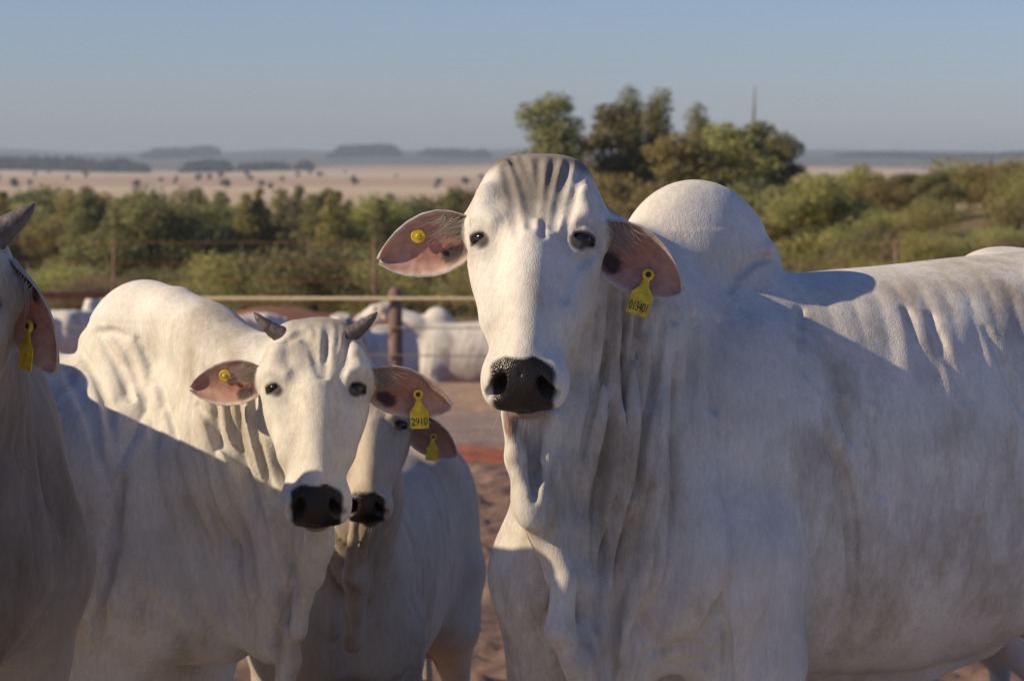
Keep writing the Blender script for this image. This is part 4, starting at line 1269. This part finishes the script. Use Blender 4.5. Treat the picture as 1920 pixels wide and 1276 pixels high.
# distant woods, each one mass
def wood(u0, u1, D, h, seed, label, vtop=None):
    gg = random.Random(seed); cl = []
    x0, x1 = (u0 - 960) / FPX * D, (u1 - 960) / FPX * D
    n_ = int((x1 - x0) / (h * .45)) + 3
    for i in range(n_):
        for rr in range(3):
            x = x0 + (x1 - x0) * (i + gg.random()) / n_; y = D + gg.uniform(0, h * 6)
            f = min(1, .45 + 6 * min(i, n_ - i) / n_) * gg.uniform(.7, 1.05)
            cl.append(((x, y, float(gz(x, y)) + h * .45 * f), (h * .45, h * .45, h * .55 * f)))
    me = crown_mesh('distant_wood', cl, .9, h * .22, seed)
    me.materials.append(LEAF_F)
    tag(link('distant_wood', me), label, 'wood', kind='stuff')
wood(-120, 265, 4300, 19, 1, 'long dark strip of woodland on the far plain')
wood(338, 425, 4300, 17, 2, 'short dark grove on the far plain')
wood(440, 540, 4500, 13, 3, 'low broken grove beyond the tan field')
wood(555, 580, 4400, 14, 4, 'tiny clump of trees beyond the tan field')
wood(265, 400, 8000, 26, 5, 'pale blue wood on the skyline ridge')
wood(620, 745, 7200, 26, 6, 'pale blue plantation block on the far ridge')
wood(790, 915, 7400, 20, 7, 'broken blue tree line on the skyline')
wood(1570, 2000, 7600, 16, 8, 'thin blue tree line on the skyline ridge beyond the hillside')

# ------------------------------------------------------------------ pen fence
WOOD = plain('fence_wood', (.20, .13, .10), .9, .3, 6, .6, 20)
WIRE = plain('fence_wire', (.30, .25, .17), .5, .2, 30)
RUST = plain('rusty_pipe', (.42, .17, .07), .7, .25, 12)
fe = bpy.data.objects.new('pen_fence', None); COL.objects.link(fe); fe.location = (0, 31, float(gz(0, 31)))
gzf = float(gz(0, 31))
for k in range(-3, 4):
    x = (740 - 960) / FPX * 31 + k * 3.95
    hh = 1.88
    MB().tube([(x, 0, -.4), (x + .01, 0, hh * .5), (x, 0, hh), (x, 0, hh + .06)], [.085, .08, .078, .03], 9).build('post', WOOD, fe, True)
x0 = (740 - 960) / FPX * 31 - 3 * 3.95; x1 = x0 + 6 * 3.95
for z_, r_ in ((1.80, .0205), (1.50, .008), (1.2, .008), (.9, .008), (.6, .008)):
    if r_ > .02:
        xm = (300 - 960) / FPX * 31
        MB().tube([(x0, -.1, z_ + .06), (xm, -.1, z_ + .05)], [.035, .035], 8).build('rail', RUST, fe, True)
        MB().tube([(xm, -.1, z_ + .02), (x1, -.1, z_)], [r_, r_], 8).build('rail', WIRE, fe, True)
    else:
        MB().tube([(x0 + (x1 - x0) * i / 30, -.09, z_ - .015 * math.sin(i * math.pi / 5) ** 2) for i in range(31)], [r_] * 31, 5).build('wire', WIRE, fe, True)
tag(fe, 'wooden post and wire fence of the far pen', 'fence')
ff = bpy.data.objects.new('wire_fence', None); COL.objects.link(ff); ff.location = (0, 60, float(gz(0, 60)))
for k in range(-4, 5):
    MB().tube([(k * 5.5 + 2.6, 0, -.3), (k * 5.5 + 2.6, 0, 1.85)], [.035, .03], 6).build('post', WOOD, ff, True)
for z_ in (1.77, 1.35, .95, .5):
    MB().tube([(-22 + i * 1.5, -.04, z_ - .02 * math.sin(i * .86) ** 2) for i in range(31)], [.006] * 31, 4).build('wire', RUST, ff, True)
tag(ff, 'thin rusty wire fence in front of the scrub', 'fence')

# ------------------------------------------------------------------ cattle in the far pens
far_pose = dict(label='', loc=(0, 0, 0), rot=0, eye=EYEPOS, res=(.030, .016), nfold=.02, nspace=.06, grey=.3, fold=.006,
                ears=[((-.3, -.9, -.3), (.9, -.3, 0), .2, .06, .8, .02), ((-.3, .9, -.3), (.9, .3, 0), .2, .06, .8, .02)])
pa = dict(far_pose); pa.update(poll=(1.02, 0, 1.60), hdir=(.6, 0, -.8))
pb = dict(far_pose); pb.update(poll=(1.05, .05, 1.72), hdir=(.86, .1, -.5))
fa, _ = make_bovine('zebu_cow', pa)
fb, _ = make_bovine('zebu_cow', pb)
def put(src, first, u, D, rot, sc, label, x=None, z=None):
    o = src if first else src.copy()
    if not first:
        COL.objects.link(o)
        for c in src.children:
            cc = c.copy(); COL.objects.link(cc); cc.parent = o
    x = (u - 960) / FPX * D if x is None else x
    o.location = (x, D, float(gz(x, D)) if z is None else z); o.rotation_euler = (0, 0, R(rot)); o.scale = (sc,) * 3
    tag(o, label, 'cow', 'cattle in the far pens')
put(fa, True, 150, 37, 75, .98, 'blurred white cow turned away beside the grey bull at the far fence')
put(fb, True, 880, 34.5, 175, .96, 'blurred white cow standing side-on at the far fence with raised neck')
put(fa, False, 420, 35.5, 215, .97, 'blurred white cow facing the camera over the back of the horned bull')
put(fb, False, 700, 32.6, 250, .96, 'blurred white cow standing behind the wooden fence post')
put(fa, False, 1640, 9.6, 200, .72, 'white cow of which only a leg shows under the belly of the big bull')

# ------------------------------------------------------------------ haze
hz = MB().box((0, 4780, 10), (11000, 9680, 66)).build('haze', None)
hm = bpy.data.materials.new('haze'); hm.use_nodes = True
hn = hm.node_tree.nodes; hn.remove(hn['Principled BSDF'])
pv = hn.new('ShaderNodeVolumePrincipled'); pv.inputs['Color'].default_value = (.74, .87, 1.0, 1); pv.inputs['Density'].default_value = 1.0e-4; pv.inputs['Anisotropy'].default_value = .2
hm.node_tree.links.new(pv.outputs[0], hn['Material Output'].inputs['Volume'])
hz.data.materials.append(hm)
tag(hz, 'pale blue haze lying over the far plain', 'haze', kind='stuff')
